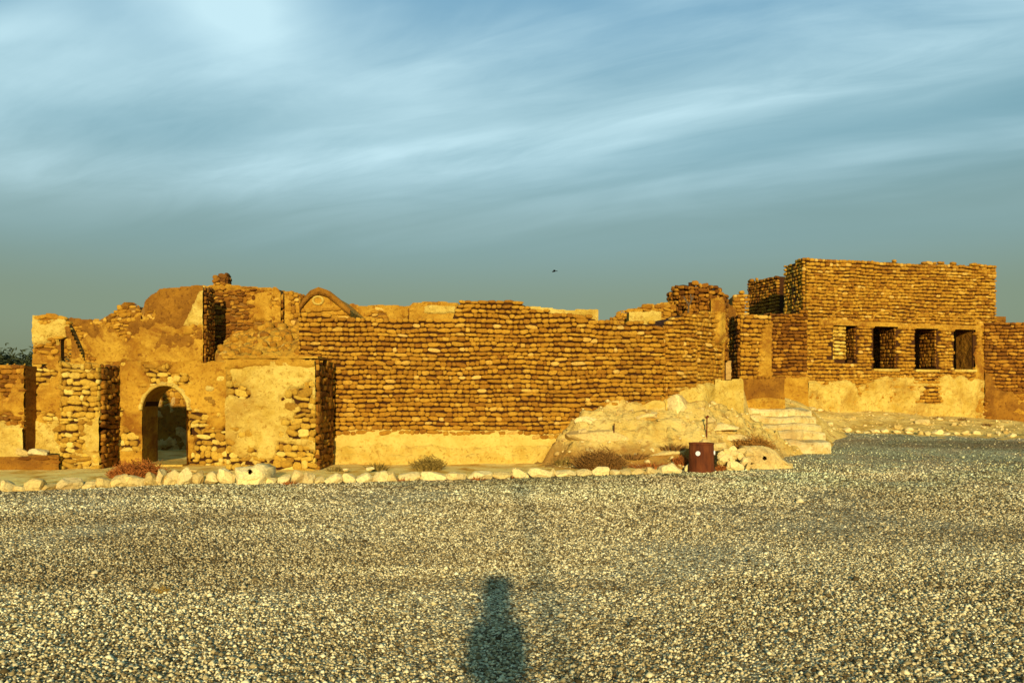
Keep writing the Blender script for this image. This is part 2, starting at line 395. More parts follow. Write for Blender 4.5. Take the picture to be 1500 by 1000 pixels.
def finish_stones(limit=300):
    for root, L in STONES.items():
        L = sorted(L, key=lambda s: -(s[5][0] * s[5][2]) / s[1][1] ** 2)
        rb = base_of(root)
        for wp, p, rz, ry, rx, sc_, vi, m in L[:limit]:
            o = bpy.data.objects.new('stone', var_mesh(vi, m)); o.parent = wp
            o.location = Vector(p) - base_of(wp); o.rotation_euler = (rx, ry, rz); o.scale = sc_; link(o)
        rest = L[limit:]
        bym = {}
        for s in rest: bym.setdefault(s[7].name, []).append(s)
        if not rest: continue
        V = []; T = []; MI = []; o_ = 0; mats = [bpy.data.materials[k] for k in bym]
        for mi, (k, ss) in enumerate(bym.items()):
            for wp, p, rz, ry, rx, sc_, vi, m in ss:
                M = np.array(Matrix.LocRotScale(Vector(p) - rb, __import__('mathutils').Euler((rx, ry, rz)), Vector(sc_)))
                v, f = VAR[vi]; V.append(v @ M[:3, :3].T + M[:3, 3]); T.append(f + o_); o_ += len(v); MI.append(np.full(len(f), mi))
        me = np_mesh('small_stones', np.concatenate(V), np.concatenate(T))
        for m in mats: me.materials.append(m)
        me.polygons.foreach_set('material_index', np.concatenate(MI).astype(np.int32))
        o = link(bpy.data.objects.new('small_stones', me)); o.parent = root; tag(o, kind='stuff')

def arch_top(op, u):
    u0, u1, z0, z1, rise = op; u = np.asarray(u, float)
    hw = (u1 - u0) / 2; t = np.minimum(1.0, np.abs(u - (u0 + u1) / 2) / hw); return z1 + rise * np.sqrt(np.maximum(0, 1 - t * t))
def core(root, name, face, top_f, bot_f, thick, m, openings=(), step=0.12, rag=0.0, parent=None):
    us = set(np.round(np.linspace(0, face.L, max(2, int(face.L / step) + 1)), 4))
    for op in openings:
        us |= {round(op[0], 4), round(op[1], 4)} | set(np.round(np.linspace(op[0], op[1], 15 if op[4] > 0 else 3), 4))
    us = sorted(u for u in us if -1e-6 <= u <= face.L + 1e-6)
    V = []; Fc = []
    def quad(a, b, c, d):
        o = len(V); V.extend([a, b, c, d]); Fc.append((o, o + 1, o + 2, o + 3))
    prev = None
    for a, b in zip(us[:-1], us[1:]):
        if b - a < 1e-5: continue
        mid = (a + b) / 2; spans = [[float(bot_f(a)), float(bot_f(b)), float(top_f(a)), float(top_f(b))]]
        ops = sorted([op for op in openings if op[0] < mid < op[1]], key=lambda o: o[2])
        for op in ops:
            s = spans.pop()
            if op[2] > min(s[0], s[1]) + 0.01: spans.append([s[0], s[1], op[2], op[2]])
            spans.append([arch_top(op, a), arch_top(op, b), s[2], s[3]])
        key = len(ops)
        for s in spans:
            if s[2] <= s[0] and s[3] <= s[1]: continue
            fa, fb = face.w(a, s[0]), face.w(b, s[1]); ta, tb = face.w(a, s[2]), face.w(b, s[3])
            ba, bb = face.w(a, s[0], -thick), face.w(b, s[1], -thick); ca, cb = face.w(a, s[2], -thick), face.w(b, s[3], -thick)
            quad(fa, fb, tb, ta); quad(bb, ba, ca, cb); quad(ta, tb, cb, ca); quad(ba, bb, fb, fa)
            if key != prev or a == us[0]: quad(ba, fa, ta, ca)
        if prev is not None and key != prev:
            for s in last: 
                quad(face.w(a, s[1]), face.w(a, s[1], -thick), face.w(a, s[3], -thick), face.w(a, s[3]))
        prev = key; last = spans
    for s in last:
        quad(face.w(us[-1], s[1]), face.w(us[-1], s[1], -thick), face.w(us[-1], s[3], -thick), face.w(us[-1], s[3]))
    return part(name, V, Fc, m, parent or root)

def plaster(root, wallpart, face, mask, u0, u1, z0, z1, m, t=0.095, res=0.035, lump=0.03, seed=0, name='plaster', top_f=None, openings=(), w=7.5):
    nu = max(2, int((u1 - u0) / res)); nz_ = max(2, int((z1 - z0) / res))
    U, Z = np.meshgrid(np.linspace(u0, u1, nu + 1), np.linspace(z0, z1, nz_ + 1), indexing='ij')
    mm = mask(U, Z)
    d = -0.06 + (0.06 + t) * sstep(-w, w, mm) + lump * fbm(U * 2.2, Z * 2.2, seed + 3, 4) + 0.8 * lump * fbm(U * 7, Z * 9, seed + 4, 4)
    Zd = Z
    if top_f is not None:
        tf = top_f(U); Zd = np.minimum(Z, tf + 0.015)
    keep = mm > -w
    if top_f is not None: keep &= Z < tf + res
    for op in openings:
        at_ = arch_top(op, np.clip(U, op[0], op[1]))
        keep &= ~((U > op[0] + 0.004) & (U < op[1] - 0.004) & (Z > op[2]) & (Z < at_ - 0.004))
    pts = face.w(U, Zd); pts[..., 0] += face.n[0] * d; pts[..., 1] += face.n[1] * d
    idx = np.arange(U.size).reshape(U.shape)
    k = keep[:-1, :-1] & keep[1:, :-1] & keep[1:, 1:] & keep[:-1, 1:]
    rb = np.array(base_of(wallpart)); lab = np.zeros(k.shape, int); nl = 0; R_, C_ = k.shape
    for i0, j0 in zip(*np.nonzero(k)):                       # each patch of plaster is a part of its own
        if lab[i0, j0]: continue
        nl += 1; st = [(i0, j0)]; lab[i0, j0] = nl
        while st:
            i, j = st.pop()
            for a, b in ((i + 1, j), (i - 1, j), (i, j + 1), (i, j - 1), (i + 1, j + 1), (i - 1, j - 1), (i + 1, j - 1), (i - 1, j + 1)):
                if 0 <= a < R_ and 0 <= b < C_ and k[a, b] and not lab[a, b]: lab[a, b] = nl; st.append((a, b))
    for l in range(1, nl + 1):
        kk = lab == l
        if kk.sum() < 25: continue
        q = np.stack([idx[:-1, :-1][kk], idx[1:, :-1][kk], idx[1:, 1:][kk], idx[:-1, 1:][kk]], -1)
        used, inv = np.unique(q, return_inverse=True)
        me = np_mesh(name, pts.reshape(-1, 3)[used] - rb, inv.reshape(-1, 4)); me.materials.append(m)
        o = link(bpy.data.objects.new(name, me)); o.parent = wallpart

def tops(face, pts, rag=0.03, seed=0):
    uz = sorted(face.uz(px, py) for px, py in pts); uu = [a for a, _ in uz]; zz = [b for _, b in uz]
    return lambda u: np.interp(u, uu, zz) + rag * fbm(np.asarray(u, float) * 3.1, 0.3, seed, 3)
def const(z): return lambda u: z + 0.0 * np.asarray(u, float)
def pmask(face, fn, amp=14, sc=1.4, seed=0):
    """mask given in photo pixels on the face (positive inside), edge broken by noise"""
    def f(U, Z):
        px, py = face.pix(U, Z); U = np.asarray(U); Z = np.asarray(Z)
        return fn(px, py) + amp * fbm(U * sc, Z * sc, seed, 5) + (0.42 * amp * fbm(U * 4.5, Z * 6.0, seed + 3, 3) if amp > 9 else 0)
    return f
def rect(x0, x1, y0, y1): return lambda px, py: np.minimum(np.minimum(px - x0, x1 - px), np.minimum(py - y0, y1 - py))

def wall(root, name, face, top, bot, thick, stone=None, core_m=MORTAR, openings=(), course=0.12, width=0.20, depth=0.08, masks=(), sides='', seed=0, rag=0.03, side_stone=None, wob=0.02, irr=None):
    """masks: list of (pixel function, material, dict of options)"""
    irr = (1.0 if root['category'] == 'building' and root.name != 'tower_house' else 0.18) if irr is None else irr
    tf = tops(face, top, rag, seed) if not callable(top) else top; bf = const(bot) if not callable(bot) else bot
    wp = core(root, name, face, (lambda u: tf(u) - 0.06) if stone is not None else tf, bf, thick, core_m, openings)
    if root is None: pass
    fs = []
    for i, (fn, m, kw) in enumerate(masks):
        kw = dict(kw); mk = pmask(face, fn, kw.pop('amp', 14), kw.pop('sc', 1.4), seed + i * 7); fs.append(mk)
        zhi = float(np.max(tf(np.linspace(0, face.L, 40)))) + 0.05
        kw.setdefault('top_f', tf)
        ext = kw.pop('ext', 0.0); plaster(root, wp, face, mk, -ext, face.L + ext, min(bf(0), bf(face.L)), zhi, m, seed=seed + i, openings=openings, **kw)
    if stone is not None:
        def skip(u, z, w, h):
            b = np.zeros(len(u), bool)
            for op in openings: b |= (op[0] - w * 0.42 < u) & (u < op[1] + w * 0.42) & (op[2] - h * 0.4 < z) & (z < arch_top(op, np.clip(u, op[0], op[1])) + h * 0.4)
            for f_ in fs: b |= f_(u, z) > 6.5
            return b
        lay_stones(root, wp, face, tf, bf, stone, course, width, depth, skip, seed, wob=wob, irr=irr)
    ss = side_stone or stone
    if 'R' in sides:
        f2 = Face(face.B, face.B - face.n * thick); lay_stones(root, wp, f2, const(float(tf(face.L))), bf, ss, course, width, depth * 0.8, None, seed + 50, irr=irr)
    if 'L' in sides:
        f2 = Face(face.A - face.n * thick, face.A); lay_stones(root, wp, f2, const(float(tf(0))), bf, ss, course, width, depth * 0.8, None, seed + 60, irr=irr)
    return wp, tf

# ------------------------------------------------------------------ ground
xs = np.unique(np.concatenate([np.linspace(-3000, -40, 16), np.linspace(-40, 40, 161), np.linspace(40, 3000, 16)]))
ys = np.unique(np.concatenate([np.linspace(-600, -10, 8), np.linspace(-10, 45, 111), np.linspace(45, 4000, 16)]))
GX, GY = np.meshgrid(xs, ys, indexing='ij')
GZ = ground(GX, GY) + 0.012 * fbm(GX * 0.6, GY * 0.6, 2, 3) * (np.abs(GX) < 40) * (np.abs(GY) < 45)
idx = np.arange(GX.size).reshape(GX.shape)
q = np.stack([idx[:-1, :-1], idx[1:, :-1], idx[1:, 1:], idx[:-1, 1:]], -1).reshape(-1, 4)
me = np_mesh('gravel_ground', np.stack([GX, GY, GZ], -1).reshape(-1, 3), q); me.materials.append(GRAVEL)
tag(link(bpy.data.objects.new('gravel_ground', me)), kind='structure')

KERB = [(-160, 730), (0, 721), (120, 716), (250, 710), (340, 708), (480, 708), (600, 704), (720, 702), (850, 697), (960, 694), (1010, 691)]
def gpt(px, py): Y = CAMZ * F / (py - HOR); return at(px, Y)
kw_ = [gpt(*k) for k in KERB]; KX = [p[0] for p in kw_]; KY = [p[1] for p in kw_]
def kerb_y(x): return np.interp(x, KX, KY)

# loose pebbles, real geometry over the near gravel
def scatter(n, y0, y1, rad, tmpl, seed):
    r = np.random.default_rng(seed); tv, tf_ = tmpl
    y = y0 * (y1 / y0) ** r.random(n) if y0 > 8 else np.sqrt(r.uniform(y0 * y0, y1 * y1, n))
    x = r.uniform(-1, 1, n) * (0.66 * y + 1.6)
    k = (r.random(n) < 1 - 0.88 * sstep(14.5, 21, y)) & (y < np.where(x < 3.9, kerb_y(x) - 0.05, 40)) & ((x < 5) | (y < 17.8) | (x > 5.2 + (y - 17.8) * 0.45)); x = x[k]; y = y[k]; n = len(x)
    s = rad * np.clip(y / 8.5, 1, 1.7) * np.exp(r.normal(0, 0.33, n)); a = r.uniform(0, 2 * math.pi, n); asp = r.uniform(0.65, 1.0, n); fl = r.uniform(0.45, 0.85, n)
    tilt = r.normal(0, 0.35, n)
    v = np.repeat(tv[None], n, 0) * (1 + r.uniform(-0.22, 0.22, (n, len(tv), 1)))
    v[..., 1] *= asp[:, None]; v[..., 2] *= fl[:, None]; v *= s[:, None, None]
    X, Z = v[..., 0].copy(), v[..., 2].copy(); ct, st_ = np.cos(tilt)[:, None], np.sin(tilt)[:, None]
    v[..., 0] = X * ct - Z * st_; v[..., 2] = X * st_ + Z * ct
    X, Y = v[..., 0].copy(), v[..., 1].copy(); ca, sa = np.cos(a)[:, None], np.sin(a)[:, None]
    v[..., 0] = X * ca - Y * sa + x[:, None]; v[..., 1] = X * sa + Y * ca + y[:, None]
    v[..., 2] += (ground(x, y) + s * 0.25)[:, None]
    return v.reshape(-1, 3), (tf_[None] + (np.arange(n) * len(tv))[:, None, None]).reshape(-1, 3)
ph = (1 + 5 ** 0.5) / 2
ico = np.array([(-1, ph, 0), (1, ph, 0), (-1, -ph, 0), (1, -ph, 0), (0, -1, ph), (0, 1, ph), (0, -1, -ph), (0, 1, -ph), (ph, 0, -1), (ph, 0, 1), (-ph, 0, -1), (-ph, 0, 1)]) / 1.902
icof = np.array([(0, 11, 5), (0, 5, 1), (0, 1, 7), (0, 7, 10), (0, 10, 11), (1, 5, 9), (5, 11, 4), (11, 10, 2), (10, 7, 6), (7, 1, 8), (3, 9, 4), (3, 4, 2), (3, 2, 6), (3, 6, 8), (3, 8, 9), (4, 9, 5), (2, 4, 11), (6, 2, 10), (8, 6, 7), (9, 8, 1)])
octv = np.array([(1, 0, 0), (-1, 0, 0), (0, 1, 0), (0, -1, 0), (0, 0, 1), (0, 0, -1)], float)
octf = np.array([(0, 2, 4), (2, 1, 4), (1, 3, 4), (3, 0, 4), (2, 0, 5), (1, 2, 5), (3, 1, 5), (0, 3, 5)])
a1 = scatter(120000, 3.6, 8.5, 0.0112, (octv, octf), 1); a2 = scatter(270000, 8.5, 26.5, 0.0105, (octv, octf), 2)
me = np_mesh('loose_pebbles', np.concatenate([a1[0], a2[0]]), np.concatenate([a1[1], a2[1] + len(a1[0])])); me.materials.append(PEBBLE)
tag(link(bpy.data.objects.new('loose_pebbles', me)), 'loose grey and buff pebbles covering the gravel yard', 'gravel', kind='stuff')

def height_sheet(name, x0, x1, y0, y1, res, fz, m, keep=None):
    X, Y = np.meshgrid(np.arange(x0, x1 + res, res), np.arange(y0, y1 + res, res), indexing='ij'); Z = fz(X, Y)
    k = np.ones(X.shape, bool) if keep is None else keep(X, Y, Z)
    idx = np.arange(X.size).reshape(X.shape); kk = k[:-1, :-1] | k[1:, :-1] | k[1:, 1:] | k[:-1, 1:]
    q = np.stack([idx[:-1, :-1][kk], idx[1:, :-1][kk], idx[1:, 1:][kk], idx[:-1, 1:][kk]], -1)
    used, inv = np.unique(q, return_inverse=True)
    me = np_mesh(name, np.stack([X, Y, Z], -1).reshape(-1, 3)[used], inv.reshape(-1, 4)); me.materials.append(m)
    return link(bpy.data.objects.new(name, me))
def verge_z(x, y):
    d = y - kerb_y(x) - 0.06
    return -0.06 + 0.11 * sstep(0.0, 0.5, d) + 0.03 * fbm(x * 1.3, y * 1.3, 9, 4) * sstep(0, 0.6, d) - 0.10 * sstep(2.6, 4.2, d) * sstep(-5, 0, x)
tag(height_sheet('earth_verge', -15, 4.6, 13.2, 27, 0.11, verge_z, EARTH, lambda X, Y, Z: (Y > kerb_y(X)) & (X < 3.4)), kind='structure')

# sand and rubble bank in front of the corner bastion, the steps and the right-hand building
BP = [P(*p) for p in [
    (800, 690, 17.5), (860, 686, 17.7), (930, 686, 17.8), (1000, 688, 17.8), (1060, 682, 18.2), (1110, 676, 18.6), (1165, 684, 19.2),
    (830, 655, 18.3), (880, 650, 18.2), (940, 650, 18.2), (1000, 650, 18.4), (1060, 652, 18.7), (1110, 655, 19.1), (1160, 664, 19.9),
    (840, 630, 18.6), (900, 618, 18.6), (960, 614, 18.6), (1020, 612, 18.8), (1080, 614, 19.5), (1130, 624, 20.3), (1205, 646, 21.6),
    (860, 602, 19.0), (930, 595, 19.1), (990, 592, 19.2), (1050, 590, 19.9), (1085, 592, 20.6), (1140, 594, 22), (1190, 602, 24), (1222, 628, 24.6),
    (1190, 598, 26.9), (1300, 604, 27.6), (1440, 612, 28.8), (1234, 634, 25.2), (1300, 640, 24.2), (1400, 648, 23.2), (1500, 657, 21.9), (1620, 668, 20.8), (1620, 620, 30),
    (1320, 618, 26.0), (1440, 628, 25.6), (1500, 618, 28)]]
BP += [(0.6, 18.4, 0.0), (0.4, 19.2, 0.1), (0.5, 17.0, -0.2), (2.5, 16.6, -0.3), (5, 17.0, -0.4), (7.5, 18.4, -0.3), (9, 21.5, 0.0), (11, 22.0, -0.05), (14, 19, -0.3), (20, 17, -0.4), (5, 24, 1.6), (8, 29, 1.2), (14, 32, 0.9), (24, 32, 0.9), (3, 22, 1.4), (8.2, 20.2, -0.1), (9.6, 23.0, 0.12), (0.5, 21, 0.3)]
bp = np.array(BP)
def _phi(r): return np.where(r > 1e-9, r * r * np.log(np.maximum(r, 1e-9)), 0)
nB = len(bp); D = np.hypot(bp[:, None, 0] - bp[None, :, 0], bp[:, None, 1] - bp[None, :, 1])
Am = np.zeros((nB + 3, nB + 3)); Am[:nB, :nB] = _phi(D) + 0.05 * np.eye(nB); Am[:nB, nB] = 1; Am[:nB, nB + 1:] = bp[:, :2]; Am[nB:, :nB] = Am[:nB, nB:].T
cw = np.linalg.solve(Am, np.concatenate([bp[:, 2], np.zeros(3)]))
def bank_raw(x, y):
    x = np.asarray(x, float); y = np.asarray(y, float); s = cw[nB] + cw[nB + 1] * x + cw[nB + 2] * y
    for i in range(nB): s = s + cw[i] * _phi(np.hypot(x - bp[i, 0], y - bp[i, 1]))
    return s
def bank_z(x, y):
    wl_ = 1 - sstep(6.8, 9.0, x)
    z = bank_raw(x, y) + (0.06 + 0.05 * wl_) * fbm(x * 0.9, y * 1.4, 31, 5)
    toe = np.interp(x, [0.4, 3.0, 3.7, 4.6, 5.4, 6.2, 7.0, 8.0, 9.0], [16.9, 17.25, 17.62, 17.85, 18.1, 18.9, 19.7, 20.2, 12.0]); z = np.minimum(z, (y - toe) * 1.05 + 0.05 * fbm(x * 2, y * 2, 39, 3))
    low = sstep(0.75, 0.30, z); z = z - 0.22 * low * sstep(0.05, 0.3, z) * wl_          # soft sandy apron under the ledges
    st = 0.21; zz = z + 0.16 * fbm(x * 0.55, y * 0.9, 35, 3) + 0.05 * fbm(x * 3.2, y * 3.2, 34, 4); fr = zz / st - np.floor(zz / st)
    led = (np.floor(zz / st) + 0.30 * fr + 0.70 * sstep(0.66, 0.80, fr)) * st - 0.16 * fbm(x * 0.55, y * 0.9, 35, 3)
    k = 0.95 * sstep(0.22, 0.5, z) * (1 - sstep(6.6, 8.5, x))
    zz = z * (1 - k) + led * k + wl_ * sstep(0.0, 0.2, z) * (0.11 * fbm(x * 2.4, y * 3.4, 43, 5) + 0.045 * fbm(x * 7, y * 9, 44, 4) - 0.10 * sstep(0.80, 0.97, 1 - np.abs(fbm(x * 1.6, y * 2.4, 46, 3)) * 2.0)) + (1 - wl_) * 0.03 * fbm(x * 2.6, y * 3.5, 33, 5)
    pxx = 750 + F * x / np.maximum(y, 1)                      # bed of the steps
    bed = np.interp(y, [20.3, 20.6, 22.2, 22.7], [0.30, 0.36, 1.12, 1.30]); m_ = sstep(1088, 1100, pxx) * (1 - sstep(1206, 1218, pxx)) * sstep(20.2, 20.5, y) * (1 - sstep(22.6, 22.9, y))
    return np.where(m_ > 0, np.minimum(zz, zz * (1 - m_) + bed * m_), zz)
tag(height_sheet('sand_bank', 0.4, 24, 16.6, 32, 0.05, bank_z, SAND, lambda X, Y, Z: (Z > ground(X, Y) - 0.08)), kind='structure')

def bank_hit(px, py, y0=17.0, y1=30.0):
    Y = np.linspace(y0, y1, 600); x = (px - 750) * Y / F; zr = CAMZ + (HOR - py) * Y / F
    k = np.nonzero(zr <= np.maximum(bank_z(x, Y), ground(x, Y)))[0]
    return float(Y[k[0]]) if len(k) else y1
# ------------------------------------------------------------------ far left boundary wall
T_FL = thing('boundary_wall', 'low plastered boundary wall running out from the arched gate front, dark foliage behind it', 'wall', (-11, 17.4, 0.05))
f = pface(-190, 17.75, 38, 17.75)
wall(T_FL, 'wall', f, [(-190, 530), (0, 532), (38, 532)], -0.1, 0.45, S_DARK, masks=[(lambda px, py: np.clip((py - 566) * 0.5, -20, 12) + 0 * px, P_GOLD, dict(amp=26, sc=1.8)), (lambda px, py: (py - 612) * 0.8 - 0.02 * px, P_PALE, dict(amp=18, t=0.13))], core_m=P_BROWN, course=0.10, width=0.17, seed=3)
T_LB = thing('low_wall', 'low reddish brown masonry bench wall at the foot of the boundary wall', 'wall', (-10, 16.7, 0.05))
f = pface(-190, 17.32, 88, 17.32)
wall(T_LB, 'wall', f, [(-190, 664), (20, 668), (60, 667), (88, 666)], -0.05, 0.40, S_DARK, core_m=P_BROWN, masks=[(lambda px, py: 3 + 0 * px, P_BROWN, dict(amp=16, t=0.06))], course=0.09, width=0.25, seed=5)

# ------------------------------------------------------------------ gate building
T_G = thing('gate_building', 'ruined gate front with round-arched doorway, plastered wall, stone pier and plastered buttress', 'building', (-7.5, 18.2, 0.05))
f = pface(50, 18.2, 445, 18.4)
ua, _ = f.uz(211, 600); ub, _ = f.uz(277, 600); _, zs = f.uz(244, 600); _, zt = f.uz(244, 565)
ARCH = (ua, ub, -0.5, zs, zt - zs)
#gate_top = [(50, 462), (80, 462), (88, 463), (104, 466), (108, 492), (112, 530), (140, 526), (170, 508), (230, 503), (290, 506), (330, 520), (445, 528)]
gw, gtf = wall(T_G, 'gate_wall', f, [(50, 531), (116, 531), (150, 533), (200, 528), (260, 531), (330, 530), (445, 528)], -0.1, 0.75, S_PALE, openings=[ARCH],
     masks=[(lambda px, py: 13 - np.where((px > 282) & (py > 605), 16, 0) - np.where((px < 90) & (py > 600), 10, 0), P_GOLD, dict(amp=30, sc=2.0, t=0.085, res=0.03)),
            (lambda px, py: np.minimum(14 - np.abs(py - 560) * 0.35, 30 - np.abs(px - 120)), P_PALE, dict(amp=10, t=0.12)),
            (lambda px, py: (rect(50, 92, 610, 690)(px, py)) * 0.5, P_PALE, dict(amp=14, t=0.1))], course=0.11, width=0.16, depth=0.075, sides='', seed=11, rag=0.06)
fq = pface(50, 18.2, 128, 18.24)
DOORGAP = (fq.uz(89, 500)[0], fq.uz(105, 500)[0], zat(540, 18.2), zat(499, 18.2), 0.08)
wall(T_G, 'corner_turret', fq, [(50, 462), (80, 461), (96, 465), (106, 480), (116, 505), (128, 530)], zat(533, 18.2), 0.15, S_MAIN, core_m=P_BROWN, openings=[DOORGAP], masks=[(lambda px, py: rect(52, 100, 470, 497)(px, py) * 0.8, P_PALE, dict(amp=14, t=0.09)), (lambda px, py: py - 518 + 0 * px, P_GOLD, dict(amp=16, t=0.08)), (lambda px, py: px - 112 + 0 * py, P_GOLD, dict(amp=20, t=0.08)), (lambda px, py: rect(100, 130, 480, 540)(px, py), P_BROWN, dict(amp=14, t=0.09))], course=0.10, width=0.15, depth=0.07, seed=13)
# arch rim: raised plaster band following the arch
def arch_band(root, parent, face, op, wdt, proud, m, name='arch_rim'):
    u0, u1, z0, z1, rise = op; uc = (u0 + u1) / 2; hw = (u1 - u0) / 2; V = []; Fc = []; n_ = 26
    for i in range(n_ + 1):
        a = math.pi * (1 - i / n_); wd = wdt * (1 + 0.25 * math.sin(i * 1.7))
        for rr, o_ in ((0.0, 0.03), (0.0, proud), (wd * 0.6, proud), (wd, 0.02)):
            V.append(face.w(uc + (hw + rr) * math.cos(a), z1 + (rise + rr) * math.sin(a), o_))
    for i in range(n_):
        for k in range(3): b = i * 4 + k; Fc.append((b, b + 4, b + 5, b + 1))
    return part(name, V, Fc, m, parent, True)
arch_band(T_G, gw, f, ARCH, 0.10, 0.145, P_PALE)
# door reveals inside the arch: plaster lining of the jambs and intrados
V = []; Fc = []; prof = [(ARCH[0], 0.0)] + [((ARCH[0] + ARCH[1]) / 2 - (ARCH[1] - ARCH[0]) / 2 * math.cos(math.pi * i / 18), ARCH[3] + ARCH[4] * math.sin(math.pi * i / 18)) for i in range(19)] + [(ARCH[1], 0.0)]
for i, (u, z) in enumerate(prof):
    du = 0.012 if u < (ARCH[0] + ARCH[1]) / 2 else -0.012
    for o_ in (0.12, -0.3, -0.74): V.append(f.w(u + du, z - (0.012 if 0 < i < len(prof) - 1 else 0), o_))
for i in range(len(prof) - 1):
    for k in range(2): b = i * 3 + k; Fc.append((b, b + 1, b + 4, b + 3))
part('door_reveal', V, Fc, P_GOLD, gw, True)
# threshold slab
v, fc = box(f.w(ARCH[0] + .02, 0)[0], f.w(ARCH[1] - .02, 0)[0], 18.0, 19.0, -0.05, 0.09); part('threshold', v, fc, P_PALE, gw)
# left stone pier
fp = pface(90, 17.5, 148, 17.5)
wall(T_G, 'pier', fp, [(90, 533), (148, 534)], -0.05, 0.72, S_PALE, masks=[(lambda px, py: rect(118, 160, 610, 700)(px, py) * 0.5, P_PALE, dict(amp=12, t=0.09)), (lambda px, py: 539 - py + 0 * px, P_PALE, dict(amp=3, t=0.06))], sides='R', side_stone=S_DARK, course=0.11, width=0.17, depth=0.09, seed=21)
# right plastered buttress
fb = pface(332, 17.0, 463, 17.0)
wall(T_G, 'buttress', fb, [(332, 528), (400, 527), (463, 527)], -0.05, 1.45, S_PALE,
     masks=[(lambda px, py: 14 - np.maximum(0, py - 625) * 0.45 - np.where((px > 412) & (py > 552) & (py < 640), 12, 0) - np.where((px < 400) & (py > 565) & (py < 600), 8, 0), P_PALE, dict(amp=32, t=0.09, sc=2.4)),
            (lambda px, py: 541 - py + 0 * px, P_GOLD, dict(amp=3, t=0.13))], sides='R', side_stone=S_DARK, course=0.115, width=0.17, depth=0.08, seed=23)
v, fc = box(*sorted((fb.A[0] - 0.05, fb.B[0] + 0.06)), 16.9, 18.1, zat(527, 17) + 0.03, zat(527, 17) + 0.075); part('coping', v, fc, P_GOLD, T_G)

# upper ruin standing behind the gate front (seen above it and through the arch)
T_U = thing('ruined_upper_house', 'tall eroded house walls behind the arched gate front with broken recess and chimney stub', 'building', (-8, 22, 0.05))
f = pface(60, 23.2, 299, 23.2)
up1, _ = wall(T_U, 'wall', f, [(60, 470), (105, 466), (150, 468), (165, 460), (174, 449), (186, 444), (198, 445), (207, 452), (209, 470), (211, 470), (213, 443), (222, 432), (235, 425), (262, 422), (299, 420)], -0.1, 0.7, S_MAIN, core_m=RUBBLE_CORE,
     masks=[(lambda px, py: 10 + 4 * np.sin(px * 0.05) - np.where(py < 480, 5, 0) + np.where(px > 212, 5, 0), P_BROWN, dict(amp=30, t=0.08, sc=1.8)),
            (lambda px, py: np.minimum(14 - np.abs(py - 515) * 0.5, 110 - np.abs(px - 220)), P_GOLD, dict(amp=24, t=0.10, sc=1.6)),
            (lambda px, py: np.minimum(rect(262, 305, 424, 479)(px, py), px - 291 + (py - 424) * 0.42 + 0 * px), P_PALE, dict(amp=5, t=0.12)),
            (lambda px, py: (py - 600) * 0.3 - 8 + 0 * px, P_DARK, dict(amp=30, t=0.09, lump=0.06))], sides='R', side_stone=S_DARK, course=0.10, width=0.14, depth=0.07, seed=31, rag=0.06)
f = pface(286, 24.9, 447, 24.9)
wall(T_U, 'wall', f, [(290, 421), (300, 418), (340, 418), (370, 420), (402, 423), (430, 428), (445, 432)], -0.1, 0.6, S_DARK, core_m=RUBBLE_CORE,
     masks=[(lambda px, py: rect(370, 402, 425, 470)(px, py), P_GOLD, dict(amp=14, t=0.09)), (lambda px, py: 427 - py + 0 * px, P_GOLD, dict(amp=5, t=0.10))], course=0.11, width=0.16, seed=33, rag=0.06)
for a, b, Y, yy in ((399, 412, 23.8, 424), (418, 441, 23.3, 429)):
    f = pface(a, Y, b, Y)
    wall(T_U, 'broken_pier', f, [(a, yy), ((a + b) / 2, yy - 3), (b, yy + 5)], -0.1, 0.7, S_MAIN, core_m=RUBBLE_CORE, masks=[(lambda px, py: rect(395, 425, 420, 475)(px, py), P_GOLD, dict(amp=14, t=0.08))], sides='R', side_stone=S_DARK, course=0.13, width=0.16, seed=int(a), rag=0.06)
# chimney stub on the roof line
f = pface(313, 24.85, 331, 24.85)
wall(T_U, 'chimney_stub', f, [(313, 401), (331, 401)], zat(424, 24.85), 0.36, S_DARK, course=0.11, width=0.17, sides='R', seed=41, rag=0.01)
# slope of fallen masonry inside the house
def fall_z(x, y):
    px = 750 + F * x / y; t = np.clip((y - 18.9) / 4.3, 0, 1)
    top = np.interp(px, [200, 300, 340, 380, 420, 450], [534, 528, 500, 484, 474, 470])
    zl = CAMZ + (HOR - 534) * 18.9 / F; zh = CAMZ + (HOR - top) * 23.2 / F
    return zl + (zh - zl) * (t ** 0.8) + 0.30 * fbm(x * 1.7, y * 1.7, 51, 5) + 0.14 * fbm(x * 6, y * 6, 52, 4) - 0.9 * sstep(0, 14, 318 - px)
o = height_sheet('fallen_rubble', -9.2, -4.6, 18.95, 24.7, 0.055, fall_z, P_GOLD, lambda X, Y, Z: (750 + F * X / Y > 318) & (750 + F * X / Y < 446))
o.parent = T_U; o.matrix_parent_inverse = Matrix.Translation(-T_U.location)

r = np.random.default_rng(8); V = []; Tt = []; o_ = 0; rb = np.array(T_U.location)
for i in range(420):
    y = r.uniform(19.0, 24.4); x = (r.uniform(322, 444) - 750) * y / F; k = 0.05 + 0.07 * r.random(); v, f_ = VAR[int(r.integers(24))]
    M = np.array(Matrix.LocRotScale(Vector((x, y, float(fall_z(x, y)) - 0.02)), __import__('mathutils').Euler((r.uniform(-1.2, 0.2), r.uniform(-0.6, 0.6), r.uniform(-0.8, 0.8))), Vector((k * 2.4, k * 1.2, k * 1.7))))
    V.append(v @ M[:3, :3].T + M[:3, 3] - rb); Tt.append(f_ + o_); o_ += len(v)
me = np_mesh('rubble_stones', np.concatenate(V), np.concatenate(Tt)); me.materials.append(S_MAIN); o = link(bpy.data.objects.new('rubble_stones', me)); o.parent = T_U; tag(o, kind='stuff')
